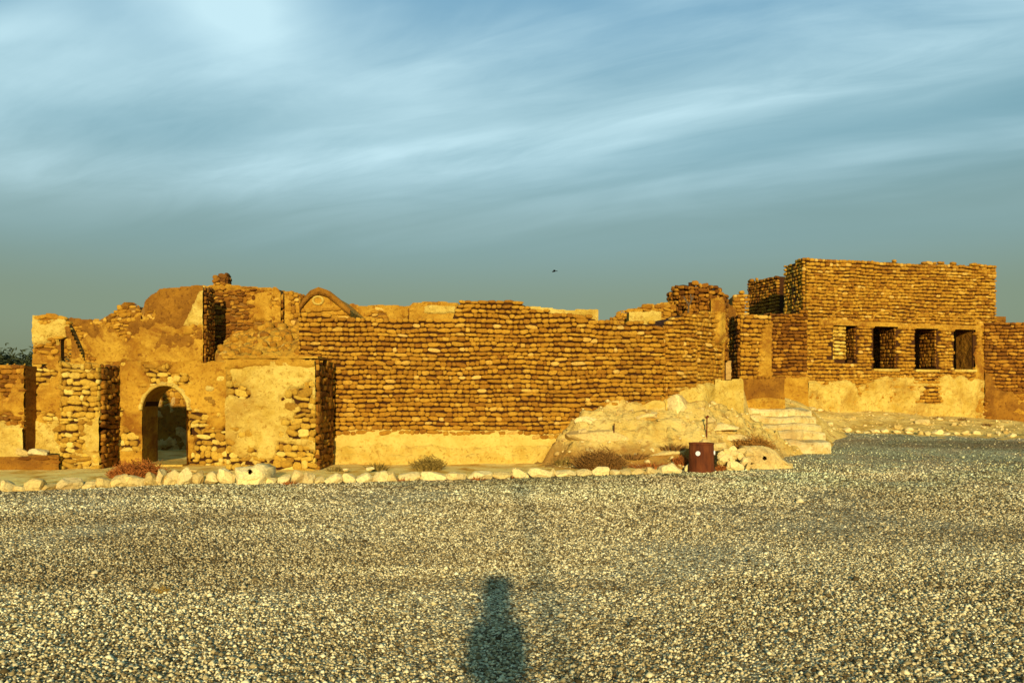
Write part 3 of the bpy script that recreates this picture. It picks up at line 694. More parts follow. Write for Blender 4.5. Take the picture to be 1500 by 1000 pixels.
# gabled vault end
T_V = thing('vault_gable', 'pointed vault end with brown rim above the left end of the long wall', 'gable', (-5.0, 20.2, 3.3))
f = pface(440, 20.2, 514, 20.2)
gt = [(440, 452), (446, 440), (456, 429), (468, 424), (480, 428), (494, 439), (506, 450), (514, 457)]
tfg = tops(f, gt, 0.0); zb = zat(470, 20.2) - 2.5
vw = core(T_V, 'tympanum', f, tfg, const(zb), 2.4, P_GOLD)
V = []; Fc = []
pts = [f.uz(a, b) for a, b in gt]
for i, (u, z) in enumerate(pts):
    for dz, o_ in ((-0.10, 0.0), (-0.12, 0.09), (0.05, 0.11), (0.06, -0.3)): V.append(f.w(u, z + dz, o_))
for i in range(len(pts) - 1):
    for k in range(3): b = i * 4 + k; Fc.append((b, b + 4, b + 5, b + 1))
part('rim', V, Fc, P_BROWN, T_V, True)
cu, cz = f.uz(466, 440); V = []; Fc = []
for i in range(20):
    a = 2 * math.pi * i / 20
    for rr, o_ in ((0.16, 0.0), (0.15, 0.05), (0.10, 0.05), (0.09, 0.0)): V.append(f.w(cu + rr * math.cos(a), cz + rr * 0.8 * math.sin(a), o_))
for i in range(20):
    j = (i + 1) % 20
    for k in range(3): Fc.append((i * 4 + k, j * 4 + k, j * 4 + k + 1, i * 4 + k + 1))
part('roundel', V, Fc, P_PALE, T_V, True)
lay_stones(T_V, vw, f, tfg, const(zat(472, 20.2)), S_MAIN, 0.12, 0.18, 0.06, lambda u, z, w, h: z > zat(452, 20.2), 44)

# parapets and plastered walls behind the long wall
def backwall(label, a, b, Y, top, m, pm, seed, stone=S_MAIN, name='back_wall', th=0.6, sides=''):
    t = thing(name, label, 'wall', (*at((a + b) / 2, Y), 0.05)); f = pface(a, Y, b, Y)
    wall(t, 'wall', f, top, -0.1, th, stone, core_m=m, masks=pm, seed=seed, sides=sides, side_stone=S_DARK, rag=0.06, course=0.11, width=0.15, irr=0.8); return t
backwall('plain brown plastered parapet behind the long wall, beside the pointed vault end', 500, 602, 22.5, [(500, 452), (515, 447), (560, 448), (602, 450)], RUBBLE_CORE, [(lambda px, py: 5 + 0 * px, P_GOLD, dict(amp=28, t=0.08, sc=2.0))], 61)
backwall('plastered parapet with a pale band, next to the raised stone merlon', 600, 672, 21.0, [(600, 449), (606, 444), (640, 443), (672, 443)], RUBBLE_CORE, [(lambda px, py: 6 + 0 * px, P_GOLD, dict(amp=28, t=0.08, sc=2.0)), (lambda px, py: rect(622, 668, 449, 459)(px, py), P_PALE, dict(amp=5, t=0.12, w=3))], 63, sides='L')
backwall('flat-topped pale plastered parapet behind the long wall right of the merlon', 766, 876, 20.8, [(766, 450), (800, 452), (876, 454)], P_GOLD, [(lambda px, py: 20 + 0 * px, P_PALE, dict(amp=16, t=0.08))], 65, None)
backwall('eroded rubble wall rising to the round stub tower', 893, 990, 22.0, [(893, 466), (905, 458), (920, 454), (950, 445), (985, 443), (990, 444)], RUBBLE_CORE, [(lambda px, py: rect(900, 990, 440, 455)(px, py) - 3, P_GOLD, dict(amp=14, t=0.1))], 67)
backwall('smooth pale plastered block below the eroded rubble wall', 921, 968, 21.2, [(921, 457), (968, 458)], P_GOLD, [(lambda px, py: 20 + 0 * px, P_PALE, dict(amp=8, t=0.06))], 69, None, th=0.4)
f = pface(884, 20.6, 893, 20.6); t = thing('back_wall', 'small pointed stone fragment standing up between two parapets', 'wall', (*at(888, 20.6), 0.05))
wall(t, 'wall', f, [(884, 470), (888, 458), (893, 470)], -0.1, 0.3, None, core_m=P_BROWN, seed=70, rag=0)

# round stub tower behind the bastion: a ring of masonry
T_ST = thing('stub_tower', 'broken round stone stub tower rising behind the corner bastion', 'tower', (*at(1021, 22.6), 0.05))
R0 = 42 * 22.6 / F; cxs, cys = at(1021, 22.6 + 0.6)
segs = 9; prev = None
toppx = [(979, 427), (990, 418), (1003, 417), (1015, 414), (1028, 419), (1040, 417), (1052, 422), (1060, 428), (1064, 440)]
for i in range(segs):
    a0 = math.pi * (1 + i / segs); a1 = math.pi * (1 + (i + 1) / segs)
    fa = Face((cxs + R0 * math.cos(a0), cys + R0 * math.sin(a0)), (cxs + R0 * math.cos(a1), cys + R0 * math.sin(a1)))
    pm_ = 750 + F * (fa.A[0] + fa.B[0]) / 2 / ((fa.A[1] + fa.B[1]) / 2); yt = np.interp(pm_, [q[0] for q in toppx], [q[1] for q in toppx])
    zz = zat(yt, 22.6); wp = core(T_ST, 'wall', fa, const(zz), const(-0.1), 0.45, MORTAR)
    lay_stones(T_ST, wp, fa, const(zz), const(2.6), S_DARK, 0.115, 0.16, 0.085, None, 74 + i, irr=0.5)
tw = [((0, 0, 0), (0.02, 0, 0.22)), ((0.02, 0, 0.2), (-0.12, 0.02, 0.44)), ((0.02, 0, 0.2), (0.15, -0.02, 0.46)), ((0.09, -0.01, 0.34), (0.06, 0, 0.5))]
b0 = Vector(P(1008, 458, 21.6)); v, fc = cat_mesh([tube([b0 + Vector(a), b0 + Vector(b)], [0.028, 0.016]) for a, b in tw])
T_TW = part('dry_sapling', v, fc, BARK, None, at=tuple(b0)); tag(T_TW, 'small dry forked sapling growing on the wall top below the round stub tower', 'sapling')

# ------------------------------------------------------------------ long coursed wall and corner bastion
T_M = thing('long_stone_wall', 'long coursed rubble stone wall with a raised merlon and bare plaster along its foot', 'wall', (0, 18.8, 0.05))
f = pface(438, 18.6, 974, 19.25); FM = f
wall(T_M, 'wall', f, [(438, 462), (445, 458), (470, 460), (520, 466), (600, 466), (664, 466), (668, 447), (676, 440), (700, 438), (735, 439), (762, 441), (772, 446), (790, 453), (840, 460), (870, 463), (885, 470), (920, 471), (974, 474)], -0.1, 0.9, S_MAIN,
     masks=[(lambda px, py: np.minimum(py - np.interp(px, [480, 500, 520, 700, 800, 840, 860], [640, 634, 630, 629, 634, 630, 600]), 10) - np.where(px < 487, 20, 0), P_SMOOTH, dict(amp=5, t=0.075, lump=0.014, sc=1.0)),
            (lambda px, py: py - np.interp(px, [820, 840, 870, 930, 980], [648, 612, 604, 594, 588]), P_PALE, dict(amp=8, t=0.12, ext=0.06)),
            (lambda px, py: 10 - np.maximum(0, np.abs(py - 676) - 6) * 1.2 - np.where(px < 490, 20, 0), P_PALE, dict(amp=4, t=0.15))],
     course=0.106, width=0.152, depth=0.085, seed=81, rag=0.04, wob=0.025)
T_B = thing('corner_bastion', 'coursed stone corner bastion beside the doorway, pale plaster on its base', 'bastion', (*at(1010, 20), 0.05))
fA = pface(973.5, 19.25, 1020, 19.55); fB = pface(1020, 19.55, 1057, 20.3)
pm = [(lambda px, py: np.minimum(py - np.interp(px, [975, 1000, 1030, 1085], [586, 574, 562, 556]), 12), P_PALE, dict(amp=7, t=0.13, ext=0.07))]
wall(T_B, 'wall', fA, [(973, 474), (985, 462), (1020, 458)], -0.1, 0.9, S_MAIN, masks=pm, course=0.103, width=0.13, depth=0.085, seed=85)
wall(T_B, 'wall', fB, [(1020, 458), (1040, 457), (1057, 459)], -0.1, 0.9, S_MAIN, masks=pm + [(lambda px, py: rect(1044, 1070, 440, 505)(px, py), P_GOLD, dict(amp=6, t=0.12, w=3))], course=0.103, width=0.13, depth=0.085, sides='R', side_stone=S_DARK, seed=87)
fl = pface(1044, 19.98, 1086, 20.2)
wall(T_B, 'landing', fl, [(1044, 557), (1086, 555)], 0.5, 1.6, None, core_m=P_GOLD, masks=[(lambda px, py: 14 - np.maximum(0, 566 - py) + 0 * px, P_PALE, dict(amp=14, t=0.10)), (lambda px, py: 566 - py + 0 * px, P_GOLD, dict(amp=3, t=0.06))], seed=88, rag=0.05)

# passage between bastion and pier
T_D = thing('passage_wall', 'narrow plastered wall fragments inside the dark passage between bastion and pier', 'wall', (*at(1068, 24.5), 0.5))
f = pface(1040, 22.3, 1060, 22.3); wall(T_D, 'jamb', f, [(1040, 440), (1052, 437), (1060, 441)], 0.3, 0.5, None, core_m=P_GOLD, masks=[(lambda px, py: 20 + 0 * px, P_GOLD, dict(amp=20))], seed=91)
f = pface(1050, 24.2, 1077, 24.2); wall(T_D, 'jamb', f, [(1050, 438), (1064, 444), (1077, 452)], 0.3, 0.4, None, core_m=P_BROWN, openings=[(f.uz(1052, 500)[0], f.uz(1065, 500)[0], 0.3, f.uz(1060, 484)[1], 0)], masks=[(lambda px, py: 20 + 0 * px, P_BROWN, dict(amp=20))], seed=92)
f = pface(1058, 23.6, 1086, 23.6); wall(T_D, 'low_screen', f, [(1058, 528), (1086, 528)], 0.3, 0.3, None, core_m=P_DARK, seed=93, rag=0.01)
f = pface(1050, 27.5, 1110, 27.5); wall(T_D, 'end_wall', f, [(1050, 470), (1110, 462)], 0.3, 0.4, S_DARK, core_m=MORTAR, seed=94)
T_S2 = thing('wall_stub', 'small rounded masonry stub between the round stub tower and the square tower house', 'wall', (*at(1084, 26), 0.5))
f = pface(1073, 26, 1097, 26); wall(T_S2, 'wall', f, [(1073, 434), (1080, 428), (1090, 428), (1097, 434)], 0.4, 0.5, S_MAIN, core_m=P_BROWN, seed=95, width=0.16)

# ------------------------------------------------------------------ pier, recess and tower house on the right
T_P = thing('entrance_pier', 'square coursed stone pier at the head of the steps, joined to a recessed stone wall', 'pier', (*at(1105, 23), 1.2))
f = pface(1084, 23.0, 1129, 23.0)
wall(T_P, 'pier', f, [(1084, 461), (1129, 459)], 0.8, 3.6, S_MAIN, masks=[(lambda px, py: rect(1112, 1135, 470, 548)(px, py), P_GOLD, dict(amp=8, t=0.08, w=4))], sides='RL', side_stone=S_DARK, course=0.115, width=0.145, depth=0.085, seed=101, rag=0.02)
f = pface(1118, 24.6, 1182, 24.6)
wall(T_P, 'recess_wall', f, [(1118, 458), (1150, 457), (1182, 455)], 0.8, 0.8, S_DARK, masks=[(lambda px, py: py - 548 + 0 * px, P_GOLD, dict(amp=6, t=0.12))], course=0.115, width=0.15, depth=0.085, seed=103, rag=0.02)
f = pface(1084, 22.3, 1148, 22.5)
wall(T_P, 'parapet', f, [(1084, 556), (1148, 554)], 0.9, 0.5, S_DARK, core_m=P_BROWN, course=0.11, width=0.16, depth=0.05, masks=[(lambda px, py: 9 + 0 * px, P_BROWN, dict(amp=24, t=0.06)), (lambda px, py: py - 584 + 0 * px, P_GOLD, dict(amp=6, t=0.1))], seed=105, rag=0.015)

T_R = thing('tower_house', 'tall square stone house with four window openings in a row and pale plastered base', 'building', (*at(1320, 28), 0.9))
f = pface(1180, 26.95, 1457, 29.0); FR = f
def wop(a, b, y0, y1): return (f.uz(a, 500)[0], f.uz(b, 500)[0], f.uz((a + b) / 2, y1)[1], f.uz((a + b) / 2, y0)[1], 0)
WO = [wop(1220, 1253, 477, 531), wop(1279, 1312, 479, 540), wop(1340, 1371, 482, 541), wop(1397, 1425, 484, 541)]
fw, ftf = wall(T_R, 'wall', f, [(1180, 379), (1187, 377), (1250, 380), (1330, 383), (1400, 385), (1457, 388)], 0.4, 0.76, S_MAIN, openings=WO,
     masks=[(lambda px, py: np.minimum(py - np.interp(px, [1180, 1200, 1260, 1330, 1380, 1440], [552, 556, 558, 562, 556, 552]), 12) - np.where((px > 1300) & (px < 1380) & (py > 565) & (py < 590), 12, 0), P_PALE, dict(amp=13, t=0.14, lump=0.04)),
            (lambda px, py: np.minimum(np.minimum(px - 1199, 1434 - px), 5 - np.abs(py - (472 + (px - 1199) * 0.045)) * 1.0) * 2, P_GOLD, dict(amp=3, t=0.10, w=3)),
            (lambda px, py: rect(1428, 1442, 470, 620)(px, py), P_GOLD, dict(amp=6, t=0.09, w=3))],
     course=0.116, width=0.155, depth=0.085, seed=111, rag=0.055, wob=0.03)
# left return of the tower and its raised side wall
fs = Face(at(1151, 28.3), (FR.A[0], FR.A[1] + 0.02))
wall(T_R, 'side_wall', fs, const(zat(378, 26.95)), 0.8, 0.5, S_MAIN, course=0.116, width=0.155, depth=0.085, seed=113)
# sills, relieving arches, inner walls
for i, op in enumerate(WO):
    if i:
        V = []
        for z in (op[2] - 0.085, op[2] - 0.003):
            for o_ in (0.13, -0.5):
                for u in (op[0] - 0.06, op[1] + 0.06): V.append(f.w(u, z, o_))
        part('sill', V, [(0, 1, 3, 2), (4, 6, 7, 5), (0, 4, 5, 1), (2, 3, 7, 6), (0, 2, 6, 4), (1, 5, 7, 3)], P_PALE, fw)
    arch_band(T_R, fw, f, (op[0] - 0.06, op[1] + 0.06, 0, op[3] + 0.22, 0.30), 0.05, 0.105, P_GOLD, 'relieving_arch')
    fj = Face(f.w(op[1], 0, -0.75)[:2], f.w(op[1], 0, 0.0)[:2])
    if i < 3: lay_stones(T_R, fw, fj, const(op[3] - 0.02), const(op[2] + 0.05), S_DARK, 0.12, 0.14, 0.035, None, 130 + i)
    else: plaster(T_R, fw, fj, lambda U, Z: 20 + 0 * U, 0.02, fj.L - 0.02, op[2] + 0.01, op[3] - 0.01, P_BROWN, t=0.03, lump=0.02, seed=9, name='jamb_plaster')
# inner cross wall seen through the openings
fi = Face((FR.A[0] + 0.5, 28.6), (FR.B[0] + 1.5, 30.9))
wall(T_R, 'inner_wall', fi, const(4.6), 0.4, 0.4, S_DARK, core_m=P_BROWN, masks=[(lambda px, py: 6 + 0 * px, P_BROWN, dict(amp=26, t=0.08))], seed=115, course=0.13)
ra = f.uz(1241, 500)[0]
V = []
for z in (WO[0][2] + 0.002, WO[0][3] - 0.002):
    for o_ in (-0.12, -0.5):
        for u in (WO[0][0] + 0.002, ra): V.append(f.w(u, z, o_))
nb = part('blocking', V, [(0, 1, 3, 2), (4, 6, 7, 5), (0, 4, 5, 1), (2, 3, 7, 6), (0, 2, 6, 4), (1, 5, 7, 3)], MORTAR, T_R)
lay_stones(T_R, nb, f, const(WO[0][3]), const(WO[0][2] + 0.05), S_PALE, 0.125, 0.19, 0.08, None, 117, umin=WO[0][0] + 0.03, umax=ra, off=-0.12)
# rear volume of the house with dark flank
fr = Face(at(1097, 32.6), at(1141, 30.8))
wall(T_R, 'rear_wall', fr, [(1097, 412), (1120, 406), (1142, 402)], 0.8, 0.5, S_DARK, course=0.118, width=0.16, depth=0.085, seed=119)

T_E = thing('end_wall', 'lower rust-brown stone wall adjoining the far side of the tower house', 'wall', (*at(1500, 28.6), 0.7))
f = pface(1441, 28.78, 1640, 28.5)
wall(T_E, 'wall', f, [(1444, 474), (1470, 470), (1500, 472), (1640, 474)], 0.3, 0.7, S_DARK, masks=[(lambda px, py: np.minimum(py - np.interp(px, [1440, 1470, 1500, 1560], [548, 570, 590, 600]), 10), P_BROWN, dict(amp=14, t=0.11)), (lambda px, py: rect(1470, 1520, 575, 612)(px, py) - 6, P_GOLD, dict(amp=14, t=0.1))], course=0.118, width=0.16, depth=0.085, seed=121)

finish_stones()

# ------------------------------------------------------------------ steps
T_STEP = thing('stone_steps', 'worn pale stone steps climbing to the entrance pier', 'steps', P(1150, 650, 20.8))
for i, (a, b, y0, y1, Y) in enumerate([(1118, 1216, 652, 643, 20.5), (1110, 1210, 641, 632, 20.9), (1104, 1203, 630, 620, 21.3), (1097, 1196, 618, 609, 21.7), (1090, 1190, 608, 598, 22.1)]):
    x0, x1 = at(a, Y)[0], at(b, Y)[0]; zt_ = zat(y1, Y); r = np.random.default_rng(i); n_ = 44; V = []; Fc = []
    for k in range(n_ + 1):
        x = x0 + (x1 - x0) * k / n_; j = 0.16 * float(fbm(x * 2.2, i * 3.7, 61, 4)); e = 0.09 * float(fbm(x * 1.7, i * 5.1, 62, 4)) - 0.02
        V += [(x, Y + j, zt_ - 0.6), (x, Y + j, zt_ - 0.06 + e), (x, Y + 0.06 + j, zt_ + e), (x, Y + 0.9, zt_ + 0.01), (x, Y + 0.9, zt_ - 0.6)]
    for k in range(n_):
        for s in range(4): b_ = k * 5 + s; Fc.append((b_, b_ + 5, b_ + 6, b_ + 1))
    Fc += [(0, 1, 2, 3, 4), tuple(n_ * 5 + s for s in (4, 3, 2, 1, 0))]
    part('step', V, Fc, P_STEP, T_STEP)

# ------------------------------------------------------------------ kerb stones, rubble, loose rocks
def rock_mesh(seed, sub=3, rough=0.20, flat=5.0):
    import bmesh
    r = np.random.default_rng(seed); bm = bmesh.new(); bmesh.ops.create_icosphere(bm, subdivisions=sub, radius=1)
    cuts = [(Vector(r.normal(0, 1, 3)).normalized(), r.uniform(0.60, 0.98)) for _ in range(14)]
    o_ = r.uniform(0, 50, 2)
    for v in bm.verts:
        p = v.co.normalized(); k = (abs(p.x) ** flat + abs(p.y) ** flat + abs(p.z) ** flat) ** (-1 / flat); p = p * k
        for d, h in cuts:
            s = p.dot(d) - h
            if s > 0: p = p - d * s * 0.95
        p *= 1 + rough * float(fbm(p.x * 1.3 + o_[0] + p.z, p.y * 1.3 + o_[1] - p.z, seed, 4)); v.co = p * 0.95
    me = bpy.data.meshes.new('rock'); bm.to_mesh(me); bm.free()
    me.materials.append(S_ROCK); return me
ROCKS = [rock_mesh(200 + i) for i in range(14)]
SLABS = [rock_mesh(240 + i, 3, 0.16, 9.0) for i in range(5)]
def rock(name, label, px0, px1, py0, py1, Y, group, cat='stone', seed=0, depth=None, tilt=0.0, pool=None):
    r = np.random.default_rng(seed); w = (px1 - px0) * Y / F; h = (py1 - py0) * Y / F; d = depth or w * r.uniform(0.6, 0.9)
    pool = pool or ROCKS; o = bpy.data.objects.new(name, pool[int(r.integers(len(pool)))]); x, _ = at((px0 + px1) / 2, Y)
    zb = zat(py1, Y); o.location = (x, Y + d * 0.4, zb + h * 0.42)
    o.scale = (w * 0.56, d * 0.55, h * 0.60); o.rotation_euler = (r.normal(0, 0.08), tilt + r.normal(0, 0.08), r.normal(0, 0.25)); link(o)
    return tag(o, label, cat, group)
z8 = [(-4, 50, 20, 0), (50, 112, 9, 3), (112, 185, 20, 0), (183, 238, 12, 0), (235, 365, 20, 0), (368, 452, 17, 0), (452, 524, 20, 0), (524, 606, 27, 0), (586, 682, 18, 0), (680, 736, 25, 0), (735, 777, 30, 0), (775, 847, 28, 0), (845, 907, 26, 0), (905, 962, 24, 0), (960, 1036, 24, 0), (1036, 1112, 23, 0), (1256, 1318, 12, 0), (1316, 1378, 14, 0), (1375, 1437, 22, 0), (1440, 1492, 20, 0)]
spans = [(a / 3.26, b / 3.26, h) for a, b, h, _ in z8]
z3 = [(0, 45), (45, 136), (140, 200), (200, 280), (280, 350), (345, 402), (400, 516), (520, 641), (645, 746), (750, 861), (866, 961), (964, 1046), (1050, 1166), (1172, 1200)]
spans += [(460 + a / 3.333, 460 + b / 3.333, 16) for a, b in z3]
spans[-1] = (460 + 1172 / 3.333, 780 + 100 / 3.26, 15)
z7 = [(105, 209, 13), (212, 286, 13), (290, 366, 15), (368, 414, 8), (420, 483, 10), (487, 546, 10), (550, 601, 11), (604, 712, 16)]
spans += [(780 + a / 3.26, 780 + b / 3.26, h) for a, b, h in z7]
spans = [(-130 + 24 * i, -108 + 24 * i, 17) for i in range(5)] + spans
for i, (a, b, h) in enumerate(spans):
    c = (a + b) / 2; py = float(np.interp(c, [k[0] for k in KERB], [k[1] for k in KERB])); _, Y = gpt(c, py)
    zone = ('boundary wall' if c < 88 else 'stone pier' if c < 168 else 'russet bush' if c < 240 else 'arched doorway' if c < 282 else 'plain gate wall' if c < 335 else 'buttress' if c < 470 else 'smooth plaster strip' if c < 840 else 'brown spiky bush' if c < 925 else 'rusty drum')
    asp_ = (b - a) / h; shp = 'long low' if asp_ > 2.1 else 'upright narrow' if asp_ < 0.95 else 'squarish' if asp_ < 1.45 else 'small' if b - a < 16 else 'broad'
    rock('kerb_stone', '%s whitish kerb stone in the row %s the %s' % (shp, 'leading to' if c >= 925 else 'in front of', zone), a, b, py - h * random.uniform(0.78, 0.98), py + 3.0, Y, 'kerb stones along the gravel edge', seed=300 + i, depth=0.30)
# pale block with a drilled hole standing in the kerb line
def holed_block(name, label, px0, px1, py0, py1, Y, hole, seed, slope=0.0):
    r = np.random.default_rng(seed); t = thing(name, label, 'block', P((px0 + px1) / 2, py1, Y))
    n_, mh = 56, 36; V = []; Fc = []
    x0, x1 = at(px0, Y)[0], at(px1, Y)[0]; z0, z1 = zat(py1, Y) - 0.05, zat(py0, Y); hx, hz, hr = at(hole[0], Y)[0], zat(hole[1], Y), hole[2]
    for i in range(n_ + 1):
        for j in range(mh + 1):
            u, v_ = i / n_, j / mh; top = z1 - slope * max(0, u - 0.35) ** 1.3
            x = x0 + (x1 - x0) * u; z = z0 + (top - z0) * v_; x += (0.12 - v_ * 0.25) * (0.5 - u) * 0.5
            e = min(u, 1 - u, 1 - v_) * 4; d = -0.05 * (1 - min(1, e)) ** 2 * 3
            dd = math.hypot(x - hx, z - hz); hole_d = 0.22 * float(sstep(hr * 1.15, hr * 0.8, dd)) if dd < hr * 1.2 else 0
            V.append((x, Y - d + 0.075 * float(fbm(u * 5, v_ * 4, seed, 5)) + 0.18 * v_, z + 0.05 * float(fbm(u * 5, v_, seed + 2, 4)) * v_))
    for i in range(n_):
        for j in range(mh):
            b = i * (mh + 1) + j
            if math.hypot(V[b][0] - hx, V[b][2] - hz) > hr: Fc.append((b, b + mh + 1, b + mh + 2, b + 1))
    bo = len(V)
    for i in range(n_ + 1):
        q = V[i * (mh + 1) + mh]; V.append((q[0], q[1] + 0.4, q[2] - 0.02))
        V.append((q[0], q[1] + 0.45, z0))
    for i in range(n_):
        a = i * (mh + 1) + mh; b = a + mh + 1; c = bo + i * 2; Fc += [(a, b, c + 2, c), (c, c + 2, c + 3, c + 1)]
    for i, s in ((0, 1), (n_, -1)):
        a = i * (mh + 1); Fc.append(tuple([a + j for j in range(mh + 1)] + [bo + i * 2, bo + i * 2 + 1])[::s])
    part('body', V, Fc, S_ROCK, t, True)
    yh = min((q for q in V[:bo]), key=lambda q: abs(math.hypot(q[0] - hx, q[2] - hz) - hr * 1.2))[1]; v, fc = lathe([(hr * 1.35, 0.03), (hr * 1.1, 0.10), (hr * 0.9, 0.30), (0.002, 0.32)], (0, 0, 0), 16)
    part('drill_hole', [(hx + q[0], yh + q[2], hz + q[1]) for q in v], fc, MORTAR, t, True)  # dark mortar colour stands in for the shade inside the hole
    return t
holed_block('holed_block', 'pale squarish stone block with a small dark hole, set among kerb stones below the buttress', 339, 384, 684, 711, gpt(362, 710)[1] - 0.03, (363, 692.5, 0.045), 1)
holed_block('sloping_block', 'large pale sloping stone block with dark holes at the end of the rubble heap', 1099, 1168, 655, 688, 17.75, (1121, 671.5, 0.045), 2, slope=0.75)

# rubble heap beside the rusty drum
hr_ = [(1050, 1066, 648, 658), (1064, 1080, 652, 662), (1078, 1094, 655, 665), (1092, 1108, 655, 666), (1050, 1062, 660, 668), (1060, 1076, 664, 672), (1076, 1090, 664, 671), (1088, 1102, 668, 676), (1052, 1066, 671, 680), (1062, 1076, 675, 686), (1074, 1090, 676, 687), (1090, 1099, 676, 687), (1020, 1036, 644, 652), (1034, 1050, 645, 653), (1056, 1074, 655, 666), (1072, 1088, 659, 670), (1084, 1104, 660, 670), (1052, 1070, 664, 676), (1070, 1082, 670, 680), (1082, 1098, 670, 680), (1104, 1116, 650, 658), (1050, 1060, 680, 688), (1001, 1012, 676, 690)]
for i, (a, b, y0, y1) in enumerate(hr_):
    Y = 17.45 + (690 - y1) * 0.017
    gx = (-3, 2, 4, -2, 3)[i % 5]; gw = (1.3, 0.8, 1.1, 0.7, 1.0)[i % 5]; ca = (a + b) / 2 + gx; hw_ = (b - a) / 2 * gw; where_ = ('on top of' if y1 < 667 else 'in the middle of' if y1 < 678 else 'at the foot of')
    rock('rubble_stone', 'pale angular stone %s the rubble heap beside the rusty drum' % where_, ca - hw_, ca + hw_, y0 + (i % 3) - 1, y1 + 2, Y, 'stones of the rubble heap', seed=400 + i, tilt=(-0.4, 0.25, 0.1, -0.15, 0.5, 0.0)[i % 6])
# edging along the right-hand bank and loose stones on the bank
r = np.random.default_rng(5)
def bank_edge(px):
    lo, hi = 21.0, 27.0
    k = (px - 750) / F
    for _ in range(30):
        m_ = (lo + hi) / 2
        if float(bank_z(k * m_, m_)) > float(ground(k * m_, m_)) + 0.02: hi = m_
        else: lo = m_
    return lo
px = 1236
while px < 1560:
    w = r.uniform(7, 15); Y = bank_edge(px + w / 2); x = at(px + w / 2, Y)[0]; py = HOR + F * (CAMZ - float(ground(x, Y))) / Y
    rock('edging_stone', 'small pale stone edging the sand bank before the tower house', px, px + w, py - r.uniform(4, 8.5), py + 0.6, Y, 'edging stones of the sand bank', seed=int(px)); px += w * r.uniform(0.95, 1.7)
for i in range(130):
    x, y = (r.uniform(1.4, 7.5), r.uniform(17.9, 21.5)) if i < 100 else (r.uniform(9, 17), r.uniform(23.5, 27.5))
    z = float(bank_z(x, y))
    if z < float(ground(x, y)) + 0.05 or (x < 4.6 and y > 19.0): continue
    s = float(np.clip(r.lognormal(-2.45, 0.5), 0.045, 0.26)); o = link(bpy.data.objects.new('loose_stone', ROCKS[int(r.integers(14))])); o.location = (x, y, z + s * 0.15)
    o.scale = (s, s * 0.8, s * 0.55); o.rotation_euler = (0, 0, r.uniform(0, 6)); tag(o, 'loose small pale stone lying on the sandy bank', 'stone', 'loose stones on the bank')
for i, (a, b, y0, y1, Y) in enumerate([(22, 38, 656, 668, 17.35), (36, 63, 657, 668, 17.35), (276, 288, 687, 692, 16.2), (500, 510, 686, 690, 16.5), (536, 548, 683, 689, 16.4)]):
    rock('verge_stone', 'flat pale stone lying loose between kerb and walls', a, b, y0, y1, Y, 'stones loose on the verge', seed=500 + i)

for i, (a, b, y0, y1, lab) in enumerate([(828, 922, 627, 648, 'long pale rock ledge with undercut edge at the left end of the bank'), (900, 985, 634, 647, 'flat pale rock ledge above the brown spiky bush'), (846, 905, 607, 624, 'pale rock shelf against the foot of the long wall'), (925, 975, 600, 613, 'narrow pale rock shelf below the wall corner'),
        (979, 1014, 577, 607, 'rounded pale boulder lodged against the bastion foot'), (1010, 1080, 618, 630, 'flat pale rock ledge behind the knobbed stake'), (940, 1020, 655, 667, 'low pale rock ledge left of the drum'), (1040, 1100, 633, 645, 'flat pale rock ledge above the rubble heap'), (880, 935, 662, 672, 'low sandy rock ledge behind the brown spiky bush'), (1085, 1125, 602, 614, 'pale rock shelf beside the upper steps')]):
    Y = bank_hit((a + b) / 2, (y0 + y1 * 2) / 3) + (-0.1 if y1 - y0 > 25 else 0.02)
    o = rock('rock_ledge', lab, a, b, y0, y1, Y, None, 'rock', seed=700 + i, depth=0.8, pool=SLABS); o.rotation_euler = (0.06, 0.03 * math.sin(i * 2.1), 0.12 * math.sin(i * 1.3))
V = []; Tt = []; o_ = 0; r = np.random.default_rng(91)
for i in range(1500):
    x, y = (r.uniform(1.0, 8.0), r.uniform(17.4, 22.0)) if i < 1050 else (r.uniform(8, 17), r.uniform(22.5, 27.5))
    z = float(bank_z(x, y))
    if z < float(ground(x, y)) + 0.03: continue
    k = 0.022 * math.exp(r.normal(0, 0.5)); M = np.array(Matrix.LocRotScale(Vector((x, y, z + k * 0.2)), __import__('mathutils').Euler((r.uniform(-.5, .5), r.uniform(-.5, .5), r.uniform(0, 6))), Vector((k * 1.4, k, k * 0.75))))
    V.append((ico * (1 + r.uniform(-0.22, 0.22, (12, 1)))) @ M[:3, :3].T + M[:3, 3]); Tt.append(icof + o_); o_ += 12
me = np_mesh('bank_rubble', np.concatenate(V), np.concatenate(Tt), False); me.materials.append(S_ROCK); tag(link(bpy.data.objects.new('bank_rubble', me)), 'fine pale rubble strewn over the sandy bank', 'rubble', kind='stuff')
# ------------------------------------------------------------------ rusty drum with a white disc
DX, DY = at(1030, 17.15); DR = 18.4 * 17.15 / F
T_DR = thing('rusty_drum', 'rust-brown metal drum with white discs at the end of the kerb stones', 'drum', (DX, DY + DR, 0))
H_ = zat(649, 17.15); c = (DX, DY + DR * 0.6, 0)
v, fc = lathe([(DR * 1.05, -0.02), (DR * 1.05, 0.02), (DR * 1.02, 0.05), (DR * 1.0, H_ * 0.33), (DR * 0.985, H_ * 0.66), (DR * 0.97, H_ - 0.03), (DR * 0.93, H_ - 0.03), (DR * 0.93, 0.1), (0.01, 0.1)], c, 32); part('shell', v, fc, RUST, T_DR, True)
v, fc = lathe([(DR * 0.965, H_ - 0.035), (DR * 1.0, H_ - 0.028), (DR * 1.0, H_), (DR * 0.93, H_), (DR * 0.925, H_ - 0.03)], c, 32); part('rim', v, fc, RUST, T_DR)
